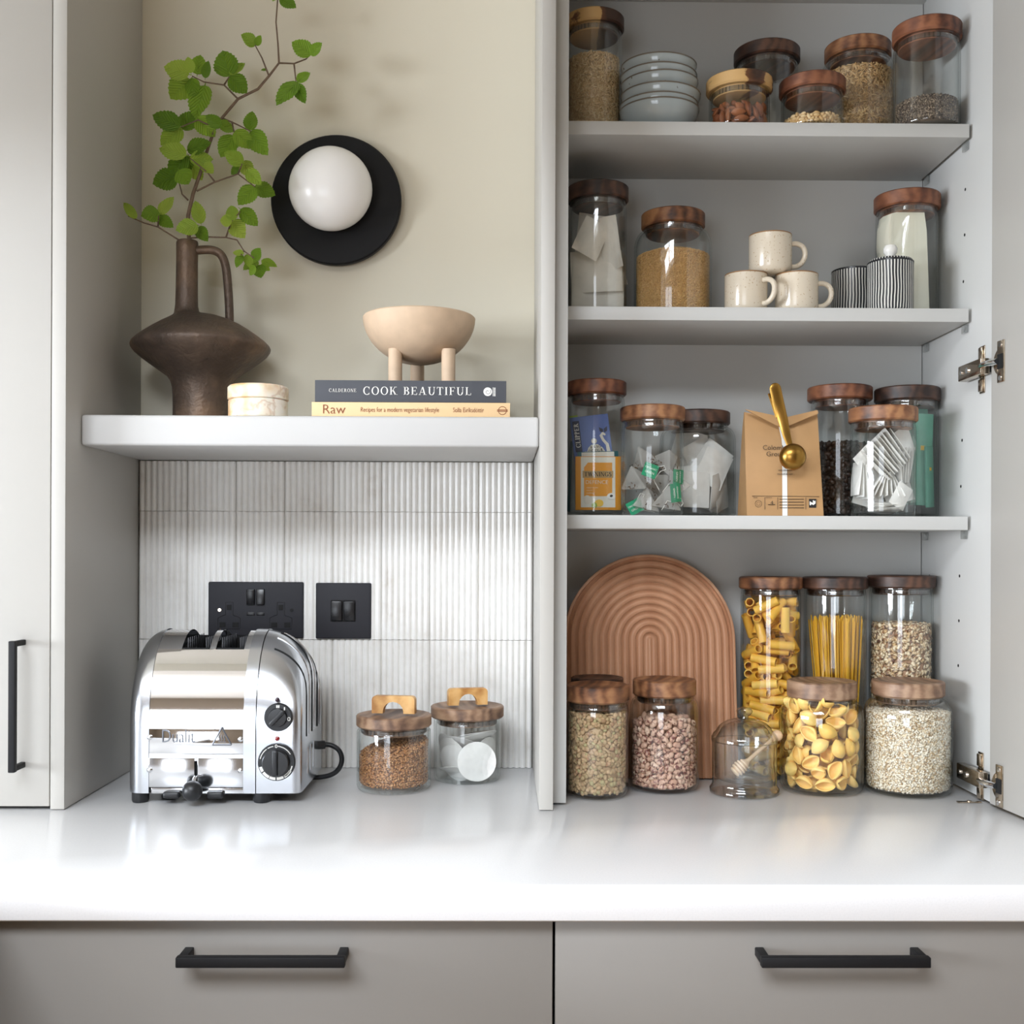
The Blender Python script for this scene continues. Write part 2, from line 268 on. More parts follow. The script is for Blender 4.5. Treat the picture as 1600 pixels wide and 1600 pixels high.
# ------------------------------------------------------------------ mesh building
class MB:
    def __init__(s): s.v = []; s.f = []
    def add(s, v, f, mat=None):
        o = len(s.v)
        if mat is not None: v = [mat @ Vector(p) for p in v]
        s.v += [tuple(p) for p in v]; s.f += [tuple(i+o for i in q) for q in f]; return s
    def box(s, x0, x1, y0, y1, z0, z1, bev=0, seg=2, mat=None):
        if bev <= 0:
            v = [(x, y, z) for z in (z0, z1) for y in (y0, y1) for x in (x0, x1)]
            return s.add(v, [(0, 2, 3, 1), (4, 5, 7, 6), (0, 1, 5, 4), (2, 6, 7, 3), (0, 4, 6, 2), (1, 3, 7, 5)], mat)
        bm = bmesh.new(); bmesh.ops.create_cube(bm, size=1)
        for q in bm.verts: q.co = Vector((x0+(q.co.x+.5)*(x1-x0), y0+(q.co.y+.5)*(y1-y0), z0+(q.co.z+.5)*(z1-z0)))
        bmesh.ops.bevel(bm, geom=bm.edges[:], offset=bev, segments=seg, profile=.5, affect='EDGES')
        return s.bm(bm, mat)
    def bm(s, bm, mat=None):
        bm.verts.index_update(); v = [q.co.copy() for q in bm.verts]; f = [[q.index for q in p.verts] for p in bm.faces]; bm.free(); return s.add(v, f, mat)
    def rings(s, R, close=True, cap0=False, cap1=False, mat=None):
        "loft through equal-length closed rings"
        n = len(R[0]); v = [p for r in R for p in r]; f = []
        for i in range(len(R)-1):
            for j in range(n if close else n-1):
                k = (j+1) % n; f.append((i*n+j, i*n+k, (i+1)*n+k, (i+1)*n+j))
        if cap0: f.append(tuple(range(n-1, -1, -1)))
        if cap1: f.append(tuple((len(R)-1)*n+j for j in range(n)))
        return s.add(v, f, mat)
    def lathe(s, prof, seg=40, c=(0, 0, 0), mat=None):
        "profile (r, z) about the z axis; r = 0 ends become fans"
        v = []; f = []; idx = []
        for r, z in prof:
            if r <= 1e-7: idx.append([len(v)]); v.append((c[0], c[1], c[2]+z))
            else:
                idx.append(list(range(len(v), len(v)+seg)))
                v += [(c[0]+r*math.cos(2*PI*j/seg), c[1]+r*math.sin(2*PI*j/seg), c[2]+z) for j in range(seg)]
        for a, b in zip(idx, idx[1:]):
            for j in range(seg):
                k = (j+1) % seg
                if len(a) == 1 and len(b) == 1: continue
                if len(a) == 1: f.append((a[0], b[k], b[j]))
                elif len(b) == 1: f.append((a[j], a[k], b[0]))
                else: f.append((a[j], a[k], b[k], b[j]))
        return s.add(v, f, mat)
    def tube(s, pts, r, seg=8, cap=True, mat=None, flat=1.0, up=None):
        pts = [Vector(p) for p in pts]; rr = r if hasattr(r, '__len__') else [r]*len(pts); R = []; side = None
        for i, p in enumerate(pts):
            t = (pts[min(i+1, len(pts)-1)]-pts[max(i-1, 0)]).normalized()
            if side is None:
                ref = Vector(up) if up else (Vector((0, 0, 1)) if abs(t.z) < .9 else Vector((0, 1, 0)))
                side = t.cross(ref).normalized()
            side = (side - t*side.dot(t)).normalized(); b = t.cross(side)
            R.append([p + side*(rr[i]*math.cos(2*PI*j/seg)) + b*(rr[i]*flat*math.sin(2*PI*j/seg)) for j in range(seg)])
        return s.rings(R, True, cap, cap, mat)
    def prism(s, poly, y0, y1, mat=None):
        "polygon in (x, z) extruded from y0 to y1"
        n = len(poly); v = [(x, y0, z) for x, z in poly] + [(x, y1, z) for x, z in poly]
        f = [tuple(range(n)), tuple(range(2*n-1, n-1, -1))] + [(j, n+j, n+(j+1) % n, (j+1) % n) for j in range(n)]
        return s.add(v, f, mat)
    def ell(s, c, r, su=16, sv=10, mat=None):
        prof = [(math.sin(PI*i/sv), -math.cos(PI*i/sv)) for i in range(sv+1)]
        prof[0] = (0, -1); prof[-1] = (0, 1); b = MB().lathe(prof, su)
        return s.add([(c[0]+x*r[0], c[1]+y*r[1], c[2]+z*r[2]) for x, y, z in b.v], b.f, mat)
    def mesh(s, name, m=None, smooth=38):
        me = bpy.data.meshes.new(name); me.from_pydata(s.v, [], s.f); me.validate(clean_customdata=False)
        bm = bmesh.new(); bm.from_mesh(me); bmesh.ops.recalc_face_normals(bm, faces=bm.faces[:]); bm.to_mesh(me); bm.free()
        if smooth:
            me.polygons.foreach_set('use_smooth', [True]*len(me.polygons)); me.set_sharp_from_angle(angle=math.radians(smooth))
        if m: me.materials.append(m)
        return me
    def build(s, name, m=None, parent=None, loc=None, rot=None, smooth=38):
        o = bpy.data.objects.new(name, s.mesh(name, m, smooth)); COL.objects.link(o)
        if loc is not None: o.location = loc
        if rot is not None: o.rotation_euler = rot
        if parent is not None: o.parent = parent
        return o
def chaikin(p, n=3):
    p = [Vector(q) for q in p]
    for _ in range(n):
        o = [p[0]]
        for a_, b_ in zip(p, p[1:]): o += [a_.lerp(b_, .25), a_.lerp(b_, .75)]
        p = o+[p[-1]]
    return p
def tag(o, label=None, cat=None, group=None, kind=None):
    if label: o['label'] = label
    if cat: o['category'] = cat
    if group: o['group'] = group
    if kind: o['kind'] = kind
    return o
def thing(name, label, cat, loc=(0, 0, 0), rot=(0, 0, 0), group=None):
    o = bpy.data.objects.new(name, None); COL.objects.link(o); o.location = loc; o.rotation_euler = rot; o.empty_display_size = .02
    return tag(o, label, cat, group)
def struct(o): o['kind'] = 'structure'; return o
def inst(name, mesh, parent=None, loc=(0, 0, 0), rot=None, scale=None, quat=None):
    o = bpy.data.objects.new(name, mesh); COL.objects.link(o); o.location = loc
    if quat is not None: o.rotation_mode = 'QUATERNION'; o.rotation_quaternion = quat
    elif rot is not None: o.rotation_euler = rot
    if scale is not None: o.scale = scale
    if parent is not None: o.parent = parent
    return o
def text_part(txt, size, m, parent, loc, rot=(PI/2, 0, 0), align='LEFT', ext=.0002, name='lettering', sx=1.0, fit=None):
    cu = bpy.data.curves.new('t', 'FONT'); cu.body = txt; cu.size = size; cu.extrude = ext; cu.align_x = align; cu.align_y = 'CENTER'; cu.resolution_u = 3; cu.offset = -size*.012
    o = bpy.data.objects.new('t', cu); COL.objects.link(o); bpy.context.view_layer.update()
    me = bpy.data.meshes.new_from_object(o.evaluated_get(bpy.context.evaluated_depsgraph_get()))
    bpy.data.objects.remove(o); bpy.data.curves.remove(cu); me.materials.clear(); me.materials.append(m); me.name = name
    if fit:
        xs_ = [q.co.x for q in me.vertices]; sx = fit/(max(xs_)-min(xs_))
    return inst(name, me, parent, loc, rot, (sx, 1, 1))

# a small serif alphabet (cap height 1), strokes with thick stems, thin hairlines and slab serifs
def serif_mesh(txt, size, m, parent, loc, rot=(0, 0, 0), track=.18, name='lettering', weight=1.0, align='LEFT', th=.0003, fit=None):
    W, T, S, SH = .15*weight, .055*weight, .09, .05
    polys = []
    def rect(x0, x1, z0, z1): polys.append([(x0, z0), (x1, z0), (x1, z1), (x0, z1)])
    def stem(x, z0=0, z1=1, sb=True, stp=True, w=W):
        rect(x, x+w, z0, z1)
        if sb: rect(x-S, x+w+S, z0, z0+SH)
        if stp: rect(x-S, x+w+S, z1-SH, z1)
    def diag(xa, za, xb, zb, w): polys.append([(xa, za), (xa+w, za), (xb+w, zb), (xb, zb)])
    def arc(cx, cz, rx, rz, a0, a1, wx=W, wz=T, n=14):
        for i in range(n):
            t0 = math.radians(a0+(a1-a0)*i/n); t1 = math.radians(a0+(a1-a0)*(i+1)/n)
            polys.append([(cx+rx*math.cos(t0), cz+rz*math.sin(t0)), (cx+rx*math.cos(t1), cz+rz*math.sin(t1)),
                          (cx+(rx-wx)*math.cos(t1), cz+(rz-wz)*math.sin(t1)), (cx+(rx-wx)*math.cos(t0), cz+(rz-wz)*math.sin(t0))])
    adv = 0; out = []
    for ch in txt:
        polys = []; w = .4
        if ch == 'O': arc(.44, .5, .44, .52, 0, 360, n=28); w = .88
        elif ch == 'C': arc(.44, .5, .44, .52, 42, 318, n=22); rect(.70, .75, .68, 1.0); rect(.70, .74, .04, .26); w = .80
        elif ch == 'G': arc(.44, .5, .44, .52, 42, 318, n=22); rect(.70, .75, .68, 1.0); stem(.64, 0, .44, False, True); w = .88
        elif ch == 'K': stem(.09); diag(.24, .42, .62, 1, T*1.2); diag(.62, 0, .33, .56, W*1.05); rect(.54, .84, .95, 1); rect(.55, .92, 0, SH); w = .92
        elif ch in 'BPR':
            stem(.09); arc(.34, .755, .27, .245, -90, 90); rect(.2, .36, .51, .51+T); rect(.2, .36, 1-T, 1)
            if ch == 'B': arc(.36, .26, .32, .26, -90, 90); rect(.2, .38, 0, T); w = .70
            elif ch == 'R': diag(.60, 0, .30, .54, W); rect(.56, .84, 0, SH); w = .80
            else: w = .62
        elif ch == 'E': stem(.09); rect(.2, .66, 1-T, 1); rect(.61, .66, .78, 1); rect(.2, .52, .48, .48+T); rect(.48, .52, .40, .63); rect(.2, .70, 0, T); rect(.65, .70, 0, .24); w = .72
        elif ch == 'F': stem(.09); rect(.2, .66, 1-T, 1); rect(.61, .66, .78, 1); rect(.2, .52, .48, .48+T); rect(.48, .52, .40, .63); w = .66
        elif ch == 'L': stem(.09); rect(.2, .68, 0, T); rect(.63, .68, 0, .26); w = .70
        elif ch == 'A': diag(.06, 0, .40, 1, T); diag(.64, 0, .37, 1, W*1.05); rect(.18, .66, .30, .30+T); rect(-.02, .24, 0, SH); rect(.54, .92, 0, SH); w = .90
        elif ch == 'U': rect(.10, .25, .3, 1); rect(0, .36, .95, 1); arc(.43, .33, .33, .35, 180, 360, W, T); rect(.70, .755, .33, 1); rect(.60, .86, .95, 1); w = .86
        elif ch == 'T': stem(.30, stp=False); rect(0, .75, 1-T, 1); rect(0, .05, .76, 1); rect(.70, .75, .76, 1); w = .75
        elif ch == 'I': stem(.09); w = .34
        elif ch == 'N': stem(.10, w=T*1.2); diag(.66, 0, .08, 1, W); rect(.74, .80, 0, 1); rect(.64, .90, .95, 1); w = .90
        elif ch == 'D': stem(.09); arc(.32, .5, .46, .5, -90, 90); rect(.2, .34, 0, T); rect(.2, .34, 1-T, 1); w = .82
        elif ch == 'W': diag(.30, 0, .05, 1, W); diag(.30, 0, .52, 1, T*1.3); diag(.70, 0, .46, 1, W); diag(.74, 0, .98, 1, T*1.3); rect(-.04, .28, .95, 1); rect(.88, 1.10, .95, 1); w = 1.08
        elif ch == 'S': arc(.32, .74, .26, .27, 50, 250, W, T*1.3); arc(.34, .27, .28, .28, -130, 75, W, T*1.3); diag(.42, .40, .12, .64, W); rect(.50, .55, .72, .98); rect(.05, .10, .04, .30); w = .66
        elif ch == ' ': w = .34
        out += [[(x+adv, z) for x, z in p] for p in polys]; adv += w+track
    b = MB(); ox = {'LEFT': 0, 'CENTER': -adv/2, 'RIGHT': -adv}[align]
    fx = 1 if not fit else fit/((adv-track)*size)
    for p in out: b.prism([((x+ox)*size*fx, (z-.5)*size) for x, z in p], -th, 0)
    return b.build(name, m, parent, loc, rot, 0), adv*size

# ------------------------------------------------------------------ room shell
XL, XD, XR = -.5559, .0508, .6500
YP, YC, YS, YB = -.300, -.268, -.1970, -.0140      # panel front, carcass front, cupboard shelf front, cupboard back
ZSH = [(.9068, .9255), (.652, .6705), (.3648, .3835)]
YW = -.62
def atX(px, py, X):
    d = _f + CR*((px-800)/F) + CU*((SY-py)/F); return CP + d*(X/d.x)
wall_back = struct(MB().box(RX0-.1, RX1+.1, 0, .1, RZ0, RZ1).build('wall_back', WALLP))
struct(MB().box(RX0-.1, RX1+.1, RY0-.1, .1, RZ0-.05, RZ0).build('floor', FLOORM))
x0, x1, y0, y1 = -1.52, .02, -3.17, -2.03
struct(MB().box(RX0-.1, x0, RY0-.1, .1, RZ1, RZ1+.05).box(x1, RX1+.1, RY0-.1, .1, RZ1, RZ1+.05).box(x0, x1, RY0-.1, y0, RZ1, RZ1+.05).box(x0, x1, y1, .1, RZ1, RZ1+.05).build('ceiling', CEILP))
struct(MB().box(x0, x0+.05, y0, y1, RZ1, RZ1+.045).box(x1-.05, x1, y0, y1, RZ1, RZ1+.045).box(x0, x1, y0, y0+.05, RZ1, RZ1+.045).box(x0, x1, y1-.05, y1, RZ1, RZ1+.045).box(-.775, -.725, y0, y1, RZ1, RZ1+.045).build('window_3', CEILP))
b = MB(); y0, y1, z0, z1 = -3.57, -1.33, .01, .87
b.box(RX0-.1, RX0, y1, 0, RZ0, RZ1).box(RX0-.1, RX0, RY0, y0, RZ0, RZ1).box(RX0-.1, RX0, y0, y1, z1, RZ1).box(RX0-.1, RX0, y0, y1, RZ0, z0)
struct(b.build('wall_left', ROOMP))
g = struct(MB().box(RX0-.045, RX0+.005, y0, y0+.05, z0, z1).box(RX0-.045, RX0+.005, y1-.05, y1, z0, z1).box(RX0-.045, RX0+.005, y0, y1, z1-.05, z1).box(RX0-.045, RX0+.005, y0, y1, z0, z0+.05)
       .box(RX0-.04, RX0, (y0+y1)/2-.035, (y0+y1)/2+.035, z0, z1).build('window_1', CEILP))
b = MB()
b.box(RX0-.035, RX0-.01, y0+.05, y1-.05, z0+.5*(z1-z0)-.012, z0+.5*(z1-z0)+.012)
b.build('glazing_bar', CEILP, g)
struct(MB().box(RX1, RX1+.1, RY0, 0, RZ0, RZ1).build('wall_right', ROOMP))
struct(MB().box(RX0, RX1, -1.32, -1.14, 1.19, RZ1).build('added_shade_beam_1', CEILP))      # unseen beam, added to keep the roof light off the upper half
b = MB(); x0, x1, z0, z1 = -2.52, -.68, -.52, .72
b.box(RX0, x0, RY0-.1, RY0, RZ0, RZ1).box(x1, RX1, RY0-.1, RY0, RZ0, RZ1).box(x0, x1, RY0-.1, RY0, RZ0, z0).box(x0, x1, RY0-.1, RY0, z1, RZ1)
struct(b.build('wall_rear', ROOMP))
g = struct(MB().box(x0, x0+.05, RY0-.045, RY0, z0, z1).box(x1-.05, x1, RY0-.045, RY0, z0, z1).box(x0, x1, RY0-.045, RY0, z0, z0+.05).box(x0, x1, RY0-.045, RY0, z1-.05, z1)
       .box((x0+x1)/2-.03, (x0+x1)/2+.03, RY0-.045, RY0, z0, z1).build('window_2', CEILP))

# ------------------------------------------------------------------ fluted wall tiles (parts of the back wall)
TWD, THT, TTH, NFL = .0745, .1965, .009, 8
def tile_mesh(h, nfl=NFL, w=TWD):
    g = .0004; prof = []; x0 = -w/2+g; x1 = w/2-g
    for i in range(nfl):
        for k in range(6):
            t = (i+k/6)/nfl; prof.append((x0+(x1-x0)*t, -TTH-.0052*abs(math.sin(PI*(k/6)))**.7))
    prof.append((x1, -TTH)); prof.append((x1, 0)); prof.insert(0, (x0, 0))
    return MB().rings([[(x, y, z) for x, y in prof] for z in (g, h-g)], True, True, True).mesh('tile', TILE, 50)
tile_full = tile_mesh(THT); z_under = .4705; tile_top = tile_mesh(z_under-2*THT-.0005)
sliver_w = (XD-XL)-8*TWD-.001; sl_full = tile_mesh(THT, 1, sliver_w); sl_top = tile_mesh(z_under-2*THT-.0005, 1, sliver_w)
MB().box(XL+.0005, XD-.0005, -.0082, -.0002, .0005, z_under-.001).build('tile_grout', GROUT, wall_back)
for r in range(3):
    for c in range(8):
        o = inst('tile', tile_full if r < 2 else tile_top, wall_back, (XL+.0005+TWD*(c+.5)+random.uniform(-.0003, .0003), -.0003-random.uniform(0, .0008), r*THT), (random.uniform(-.001, .001), 0, random.uniform(-.002, .002)))
    inst('tile', sl_full if r < 2 else sl_top, wall_back, (XL+8*TWD+.0005+sliver_w/2, -.0004, r*THT))

# ------------------------------------------------------------------ worktop, base units
XW0, XW1 = -.520, 1.6
poly = [(RX0+.002, -.002), (RX0+.002, -1.32), (XW0, -1.32), (XW0, YW), (XW1, YW), (XW1, -.002)]
bm = bmesh.new(); vs = [bm.verts.new((x, y, -.0375)) for x, y in poly]; fc = bm.faces.new(vs)
ex = bmesh.ops.extrude_face_region(bm, geom=[fc]); bmesh.ops.translate(bm, vec=(0, 0, .0375), verts=[q for q in ex['geom'] if isinstance(q, bmesh.types.BMVert)])
bmesh.ops.recalc_face_normals(bm, faces=bm.faces[:]); bmesh.ops.bevel(bm, geom=bm.edges[:], offset=.0022, segments=2, profile=.5, affect='EDGES')
tag(MB().bm(bm).build('worktop', WORKTOP), 'long white quartz worktop running under the toaster and the open cupboard', 'worktop')
def bar_handle(parent, p0, p1, out, w, d, mat=BLACKM):
    "square bar between p0 and p1 with two posts going back to the front by 'out'"
    h = MB(); p0 = Vector(p0); p1 = Vector(p1)
    if abs((p1-p0).x) > abs((p1-p0).z):
        h.box(p0.x, p1.x, p0.y, p0.y+d, p0.z-w/2, p0.z+w/2, .0012)
        for x in (p0.x+.0005, p1.x-w+.001): h.box(x, x+w-.0015, p0.y+d*.5, p0.y+out, p0.z-w/2+.001, p0.z+w/2-.001, .001)
    else:
        h.box(p0.x-w/2, p0.x+w/2, p0.y, p0.y+d, p0.z, p1.z, .0012)
        for z in (p0.z+.0005, p1.z-w+.001): h.box(p0.x-w/2+.001, p0.x+w/2-.001, p0.y+d*.5, p0.y+out, z, z+w-.0015, .001)
    return h.build('handle', mat, parent)
YD = -.600; xg = atx(868, YD)
def base_unit(x0, x1, label, hx0, hx1):
    t = thing('base_cabinet', label, 'cabinet', ((x0+x1)/2, YD+.02, -.88)); L = t.location
    def P(mb, n, m, par=None):
        o = mb.build(n, m, par or t)
        if par is None: o.location = -L
        return o
    P(MB().box(x0+.003, x1-.003, YD+.021, -.02, -.80, -.039), 'carcass', CARC); P(MB().box(x0, x1, YD+.06, YD+.08, -.88, -.80), 'plinth', LOWER)
    d = P(MB().box(x0+.0013, x1-.0013, YD, YD+.02, -.395, -.0405, .0012), 'drawer', LOWER)
    P(MB().box(x0+.0013, x1-.0013, YD, YD+.02, -.795, -.399, .0012), 'drawer', LOWER)
    bar_handle(d, (hx0, YD-.033, -.0735), (hx1, YD-.033, -.0735), .034, .0105, .009)
yb = YD-.033
base_unit(XW0+.001, xg, 'wide taupe drawer unit with a black bar handle, below the toaster', atx(276, yb), atx(541, yb))
base_unit(xg, xg+.86, 'wide taupe drawer unit with a black bar handle, below the open cupboard', atx(1193, yb), atx(1458, yb))
t = thing('corner_base_cabinet', 'taupe base cabinet of the return run under the worktop', 'cabinet', (-1.2, -.9, -.88)); L = t.location
MB().box(RX0+.003, XW0-.022, -1.30, -.02, -.88, -.039).build('carcass', LOWER, t).location = -L
MB().box(XW0-.0215, XW0-.002, -1.29, YW+.01, -.80, -.042, .001).build('door', LOWER, t).location = -L

# ------------------------------------------------------------------ tall cupboard on the left (end panel, door, handle)
t = thing('wall_cupboard', 'closed pale grey cupboard with a slim black bar handle, beside the vase niche', 'cupboard', (-.7, -.14, .001)); L = t.location
ZT = 1.45
def P(mb, n, m, par=None):
    o = mb.build(n, m, par or t)
    if par is None: o.location = -L
    return o
P(MB().box(XL-.018, XL, YP, -.001, .001, ZT, .0008), 'end_panel', UPPER)
P(MB().box(-1.1, XL-.0185, YC, -.001, .002, ZT), 'carcass', UPPER)
d = P(MB().box(-1.0, XL-.0195, YP+.001, YP+.02, .0045, ZT, .001), 'door', UPPER)
ph = at(17, 1208, YP-.034); pt = at(17.5, 1002, YP-.034)
bar_handle(d, (ph.x, YP-.034, ph.z), (ph.x, YP-.034, pt.z), .036, .0085, .0085)

# ------------------------------------------------------------------ white plaster shelf in the niche
YF = -.249; ZF0, ZF1 = .4710, .5117
tag(MB().box(XL+.0003, XD-.0003, YF, -.0005, ZF0, ZF1, .004, 3).build('plaster_shelf', PLASTER), 'thick white plastered shelf spanning the niche above the fluted tiles', 'shelf')

# ------------------------------------------------------------------ open cupboard
t = thing('open_cupboard', 'open pale grey wall cupboard with three shelves of storage jars', 'cupboard', ((XD+XR)/2, -.14, .001)); L = t.location
P(MB().box(XD, XD+.018, YP, -.001, .001, ZT, .0008), 'end_panel', UPPER)
XI = .0873
P(MB().box(XD+.0183, XI, YC, -.001, .003, ZT, .0006), 'side', CARC)
P(MB().box(XR, XR+.018, YC, -.001, .003, ZT, .0006), 'side', CARC)
P(MB().box(XI, XR-.0012, YB, YB+.008, .003, ZT), 'back', BACKP)
ztop = atz(1, YB)
P(MB().box(XI, XR, YC+.02, YB, ztop, ztop+.018), 'top_panel', CARC)
pin = MB().box(-.004, 0, -.008, .008, -.012, 0, .001).mesh('shelf_pin', CLEARP)
for z0, z1 in ZSH:
    s = P(MB().box(XI+.0008, XR-.0050, YS, YB-.0005, z0, z1, .0006), 'shelf', CARC)
    for yy in (YS+.018, YB-.022):
        inst('shelf_pin', pin, t, Vector((XR-.001, yy, z0-.0004))-L); inst('shelf_pin', pin, t, Vector((XI+.0048, yy, z0-.0004))-L)
hole = MB().lathe([(0, 0), (.0022, 0), (.0022, -.0006), (0, -.0006)], 12).mesh('peg_hole', VOID)
for px, py in ((1508, 296), (1507, 367), (1505, 440), (1503, 688), (1501, 760), (1499, 900), (1498, 970), (1497, 1040), (1460, 300), (1456, 690), (1452, 900)):
    q = atX(px, py, XR-.0004); inst('peg_hole', hole, t, q-L, (0, -PI/2, 0))
# the door, swung open past square, hinge edge at the carcass front
ang = math.radians(5); dx0, dy0 = XR-.0065, YC-.004
Dm = Matrix.Translation((dx0, dy0, 0)) @ Matrix.Rotation(-PI/2+ang, 4, 'Z')       # local x runs along the open door towards the room
d = P(MB().box(0, .555, 0, .019, .0045, ZT, .001, mat=Dm), 'door', UPPER)
def hinge(py, flip):
    pz = atX(1535, py, XR).z
    h = P(MB().box(XR-.0015, XR, YC+.028, YC+.044, pz-.032, pz+.032, .0007).box(XR-.005, XR-.0015, YC+.031, YC+.041, pz-.030, pz-.013, .0012).box(XR-.005, XR-.0015, YC+.031, YC+.041, pz+.013, pz+.030, .0012), 'hinge', NICKEL)
    def H(mb, n, m): return mb.build(n, m, h)
    H(MB().box(XR-.017, XR-.0045, YC+.005, YC+.078, pz-.0105, pz+.0105, .0015), 'hinge_arm', NICKEL)
    H(MB().box(XR-.0135, XR-.0015, YC+.006, YC+.070, pz-.0075, pz+.0075), 'arm_packer', VOID)
    H(MB().tube([(XR-.0168, YC+.045, pz), (XR-.0190, YC+.045, pz)], .0042, 14), 'screw', CHROME); H(MB().tube([(XR-.0168, YC+.066, pz), (XR-.0185, YC+.066, pz)], .0030, 14), 'screw', CHROME)
    b = MB(); loc = lambda x, y, z: Dm @ Vector((x, y, z))
    b.tube([(XR-.0125, YC+.006, pz), (XR-.0145, YC-.006, pz), loc(.014, -.009, pz), loc(.024, -.004, pz)], .0075, 10, flat=.55, up=(0, 0, 1)); H(b, 'knuckle', CHROME)
    b = MB().box(.018, .034, -.0022, 0, pz-.027, pz+.027, .0006, mat=Dm)
    pts = [(.026+.0175*math.cos(a), pz+.0175*math.sin(a)) for a in np.linspace(PI/2, 3*PI/2, 18)] + [(.034, pz-.0175), (.034, pz+.0175)]
    b.prism(pts, -.0018, 0, mat=Dm); H(b, 'cup_plate', NICKEL)
    H(MB().box(.020, .033, -.0030, -.0005, pz-.0095, pz+.0095, mat=Dm), 'cup', VOID)
    for s in (-1, 1): H(MB().tube([loc(.026, -.0018, pz+s*.0215), loc(.026, -.0034, pz+s*.0215)], .0033, 12), 'screw', CHROME)
hinge(578, 1); hinge(1213, 1)
c0 = atz(1254, -.25)
pb = CP + (_f + CR*((1512-800)/F) + CU*((SY-1254)/F))*(ZC/abs((_f + CR*((1512-800)/F) + CU*((SY-1254)/F)).z))
b = MB().box(-.018, .014, -.004, .004, 0, .0012, .0004).tube([(-.002, 0, .0012), (-.002, 0, .0026)], .0032, 12)
tag(b.build('metal_bracket', NICKEL, None, (pb.x+.004, pb.y, .0002)), 'small flat metal bracket lying on the worktop under the lower door hinge', 'bracket')

# ------------------------------------------------------------------ storage jars
def jar(px0, px1, lid0, lid1, top, Y, z0, wm, label, lidh=.021, sh=.016, group=None, X=None, R=None, base=.007, cat='jar', gl=None):
    row = top+60; s = ppm(Y); X = at((px0+px1)/2, row, Y).x if X is None else X; R = (px1-px0)/2/s if R is None else R
    lx = at((lid0+lid1)/2, top, Y).x; lr = (lid1-lid0)/2/s
    zt = atz(top, Y-lr if top < SY else Y+lr, (lid0+lid1)/2)
    zl = zt-lidh                              # underside of the lid
    nr = min(lr-.0035, R-.001); H = zl-z0
    t = thing('storage_jar', label, cat, (X, Y, z0), group=group)
    zs = H-.004-sh; c = .0026
    pr = [(0, 0), (R-base, 0), (R-base*.3, base*.25), (R, base)]
    pr += [(nr+(R-nr)*math.cos(a), zs+sh*math.sin(a)) for a in np.linspace(0, PI/2, 7)] + [(nr, H)]
    pr += [(nr-c, H)] + [(nr-c+(R-nr)*math.cos(a), zs+(sh-c*.6)*math.sin(a)) for a in np.linspace(PI/2, 0, 7)] + [(R-c, base), (R-c-base*.5, .0058), (0, .0058)]
    MB().lathe(pr, 48).build('glass_body', gl or GLASS, t, smooth=50)
    bv = .0022
    lp = [(0, -.010), (nr-.0055, -.010), (nr-.0045, -.009), (nr-.0045, 0), (lr-bv, 0), (lr, bv), (lr, lidh-bv), (lr-bv*.6, lidh-bv*.3), (lr-bv*1.6, lidh), (lr-.007, lidh-.0004), (lr-.012, lidh-.0022), (0, lidh-.0026)]
    ld = MB().lathe(lp, 48).build('lid', wm, t, (0, 0, H+.0002), (0, 0, random.uniform(-.5, .5)))
    MB().lathe([(nr-.0045, -.0088), (nr-.0030, -.0080), (nr-.0029, -.0025), (nr-.0045, -.0015), (nr-.0045, -.0088)], 40).build('seal', SEAL, ld)
    return dict(t=t, X=X, Y=Y, R=R-c-.0004, z=z0+.0062, zt=zt, H=H, zl=zl, nr=nr)

TM = {}
def tmpl(kind):
    if kind == 'spin':   # spindle grain
        v = [(-.5, 0, 0), (-.22, .42, 0), (-.22, 0, .42), (-.22, -.42, 0), (-.22, 0, -.42), (.22, .42, 0), (.22, 0, .42), (.22, -.42, 0), (.22, 0, -.42), (.5, 0, 0)]
        f = [(0, 2, 1), (0, 3, 2), (0, 4, 3), (0, 1, 4), (9, 5, 6), (9, 6, 7), (9, 7, 8), (9, 8, 5)]
        for a in range(4):
            p, q = 1+a, 1+(a+1) % 4; f += [(p, q, q+4), (p, q+4, p+4)]
    elif kind == 'oct':
        v = [(-.5, 0, 0), (.5, 0, 0), (0, -.5, 0), (0, .5, 0), (0, 0, -.5), (0, 0, .5)]
        f = [(0, 2, 5), (2, 1, 5), (1, 3, 5), (3, 0, 5), (2, 0, 4), (1, 2, 4), (3, 1, 4), (0, 3, 4)]
    elif kind == 'disc':
        v = [(.5*math.cos(a), .5*math.sin(a), 0) for a in np.linspace(0, 2*PI, 7)[:-1]] + [(0, 0, .5), (0, 0, -.5)]
        f = [(i, (i+1) % 6, 6) for i in range(6)] + [((i+1) % 6, i, 7) for i in range(6)]
    elif kind == 'lens':
        v = [(.5*math.cos(a), .5*math.sin(a), 0) for a in np.linspace(0, 2*PI, 11)[:-1]] + [(.3*math.cos(a), .3*math.sin(a), h) for h in (.38, -.38) for a in np.linspace(0, 2*PI, 11)[:-1]] + [(0, 0, .5), (0, 0, -.5)]
        f = []
        for i in range(10):
            k = (i+1) % 10; f += [(i, k, 10+k, 10+i), (k, i, 20+i, 20+k), (10+i, 10+k, 30), (20+k, 20+i, 31)]
    return np.array(v, dtype=np.float64), f
def frames(nrm, tang_jit, rg):
    n = nrm/np.linalg.norm(nrm, axis=1, keepdims=True); a = rg.normal(size=n.shape); a -= n*(a*n).sum(1, keepdims=True); a /= np.linalg.norm(a, axis=1, keepdims=True)
    n2 = n + rg.normal(size=n.shape)*tang_jit; n2 -= a*(n2*a).sum(1, keepdims=True); n2 /= np.linalg.norm(n2, axis=1, keepdims=True)
    return a, np.cross(n2, a), n2
